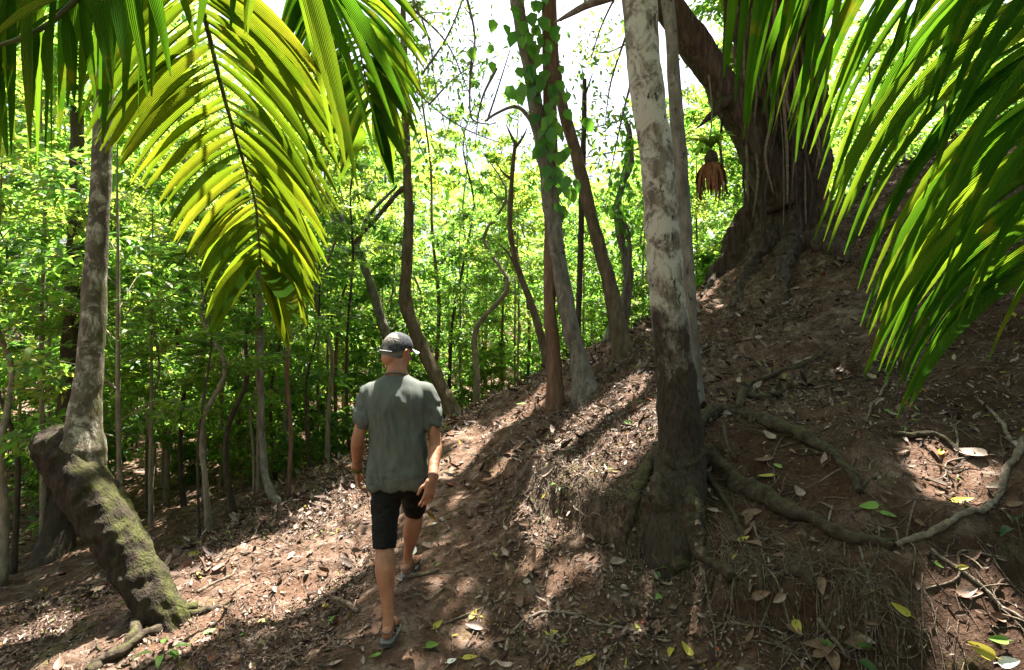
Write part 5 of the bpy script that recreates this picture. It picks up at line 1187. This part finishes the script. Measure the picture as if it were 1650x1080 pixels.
for k in range(60):
    px, py = rng.uniform(100, 1640), rng.uniform(620, 1070); p = hit(px, py)
    if p[1] > 8: continue
    a = rng.uniform(0, 6.28); l = rng.uniform(.15, .5); t = np.linspace(-.5, .5, 5); x = p[0]+math.cos(a)*l*t+rng.normal(0, .02, 5); y = p[1]+math.sin(a)*l*t+rng.normal(0, .02, 5)
    r = rng.uniform(.003, .008); q = spline(np.stack([x, y, h(x, y)+r+.01*rng.random()], -1), 24); q[:, 2] = np.maximum(q[:, 2], h(q[:, 0], q[:, 1])+r*.6)
    mb = MB(); tube(mb, q, np.linspace(r, r*.6, 24), 7, 40, .2, 30)
    if rng.random() < .6:
        b = q[12]; d = (q[18]-q[12]); s = np.array((-d[1], d[0], abs(d[2])+.02)); tube(mb, [b, b+d*.6+s*.5, b+d*1.1+s*.8], [r*.6, r*.45, r*.25], 5, 8)
    o = link('dry_twig', mb.mesh('dry_twig', M['twig' if k % 3 else 'root_pale'], True, p)); o.location = p; tag(o, 'dry twig lying loose on the litter of the slope', 'twig', 'loose dry twigs')
def seedling(px, py, n, leaf, ht, label, mat='fresh', spread_=.12):
    p = hit(px, py); root = empty('seedling', p, label, 'seedling'); tm, cm = MB(), MB()
    tube(tm, [p-np.array((0, 0, .03)), p+np.array((.01, 0, ht*.5)), p+np.array((.0, .01, ht))], [.004, .0035, .002], 6, 12)
    for k in range(n):
        a = k*2.4+rng.normal(0, .3); u = rng.uniform(.35, 1); d = np.array((math.cos(a), math.sin(a), 0)); b = p+np.array((0, 0, ht*u)); e = b+d*spread_*.5+np.array((0, 0, .02))
        tube(tm, [b, e], [.002, .0015], 4, 3); blade(cm, e, e+d*leaf+np.array((0, 0, -.25*leaf)), e+d*leaf*.5+np.array((0, 0, .12*leaf)), leaf*.42, np.array((0, 0, 1.0))+rng.normal(size=3)*.2, 10)
    build('stem', tm, M['twig'], root); build('leaves', cm, M[mat], root)
seedling(262, 1068, 6, .10, .07, 'small bright green seedling at the foot of the mossy branch')
seedling(1642, 900, 7, .10, .16, 'leafy green seedling rooted in the undercut at far right', 'leaf_cool')
seedling(1365, 1070, 4, .09, .06, 'low green seedling in the near right foreground', 'leaf_cool')
seedling(1050, 935, 4, .05, .05, 'tiny dark seedling on the soil below the bank', 'leaf_cool')
seedling(905, 690+110, 4, .05, .06, 'tiny green seedling on the bank brow', 'leaf_cool')
seedling(520, 868, 3, .05, .06, 'tiny seedling on the sunlit slope left of the hiker', 'fresh')
# ------------------------------------------------------------------ camera, light, render settings
sc = bpy.context.scene
cd = bpy.data.cameras.new('camera'); co = bpy.data.objects.new('camera', cd); C.objects.link(co)
cd.sensor_width = 36; cd.lens = F*36/1650; cd.clip_start = .05; cd.clip_end = 500
co.location = CAM; co.rotation_euler = (math.pi/2, 0, 0); sc.camera = co
w = bpy.data.worlds.new('World'); sc.world = w; w.use_nodes = True; nt = w.node_tree
bg = nt.nodes['Background']; sky = nt.nodes.new('ShaderNodeTexSky'); sky.sky_type = 'NISHITA'; sky.sun_disc = False
sky.sun_elevation = SUN_EL; sky.sun_rotation = SUN_AZ; sky.air_density = 1.0; sky.dust_density = 7.0; sky.ozone_density = 1.0
nt.links.new(sky.outputs[0], bg.inputs[0]); bg.inputs[1].default_value = SKY
sd = bpy.data.lights.new('sun', 'SUN'); sd.energy = SUN; sd.angle = R(.53); sd.color = (1, .955, .87)
so = bpy.data.objects.new('sun', sd); C.objects.link(so)
so.rotation_euler = Vector((-S[0], -S[1], -S[2])).to_track_quat('-Z', 'Y').to_euler()
sc.view_settings.view_transform = 'Standard'; sc.view_settings.look = 'None'; sc.view_settings.exposure = EXPO; sc.view_settings.gamma = 1
sc.view_settings.use_curve_mapping = False
cy = sc.cycles; cy.max_bounces = 8; cy.diffuse_bounces = 4; cy.glossy_bounces = 2; cy.transmission_bounces = 6; cy.transparent_max_bounces = 4
cy.use_denoising = True; cy.denoiser = 'OPENIMAGEDENOISE'; cy.sample_clamp_indirect = 6; cy.use_adaptive_sampling = False
cy.caustics_reflective = False; cy.caustics_refractive = False
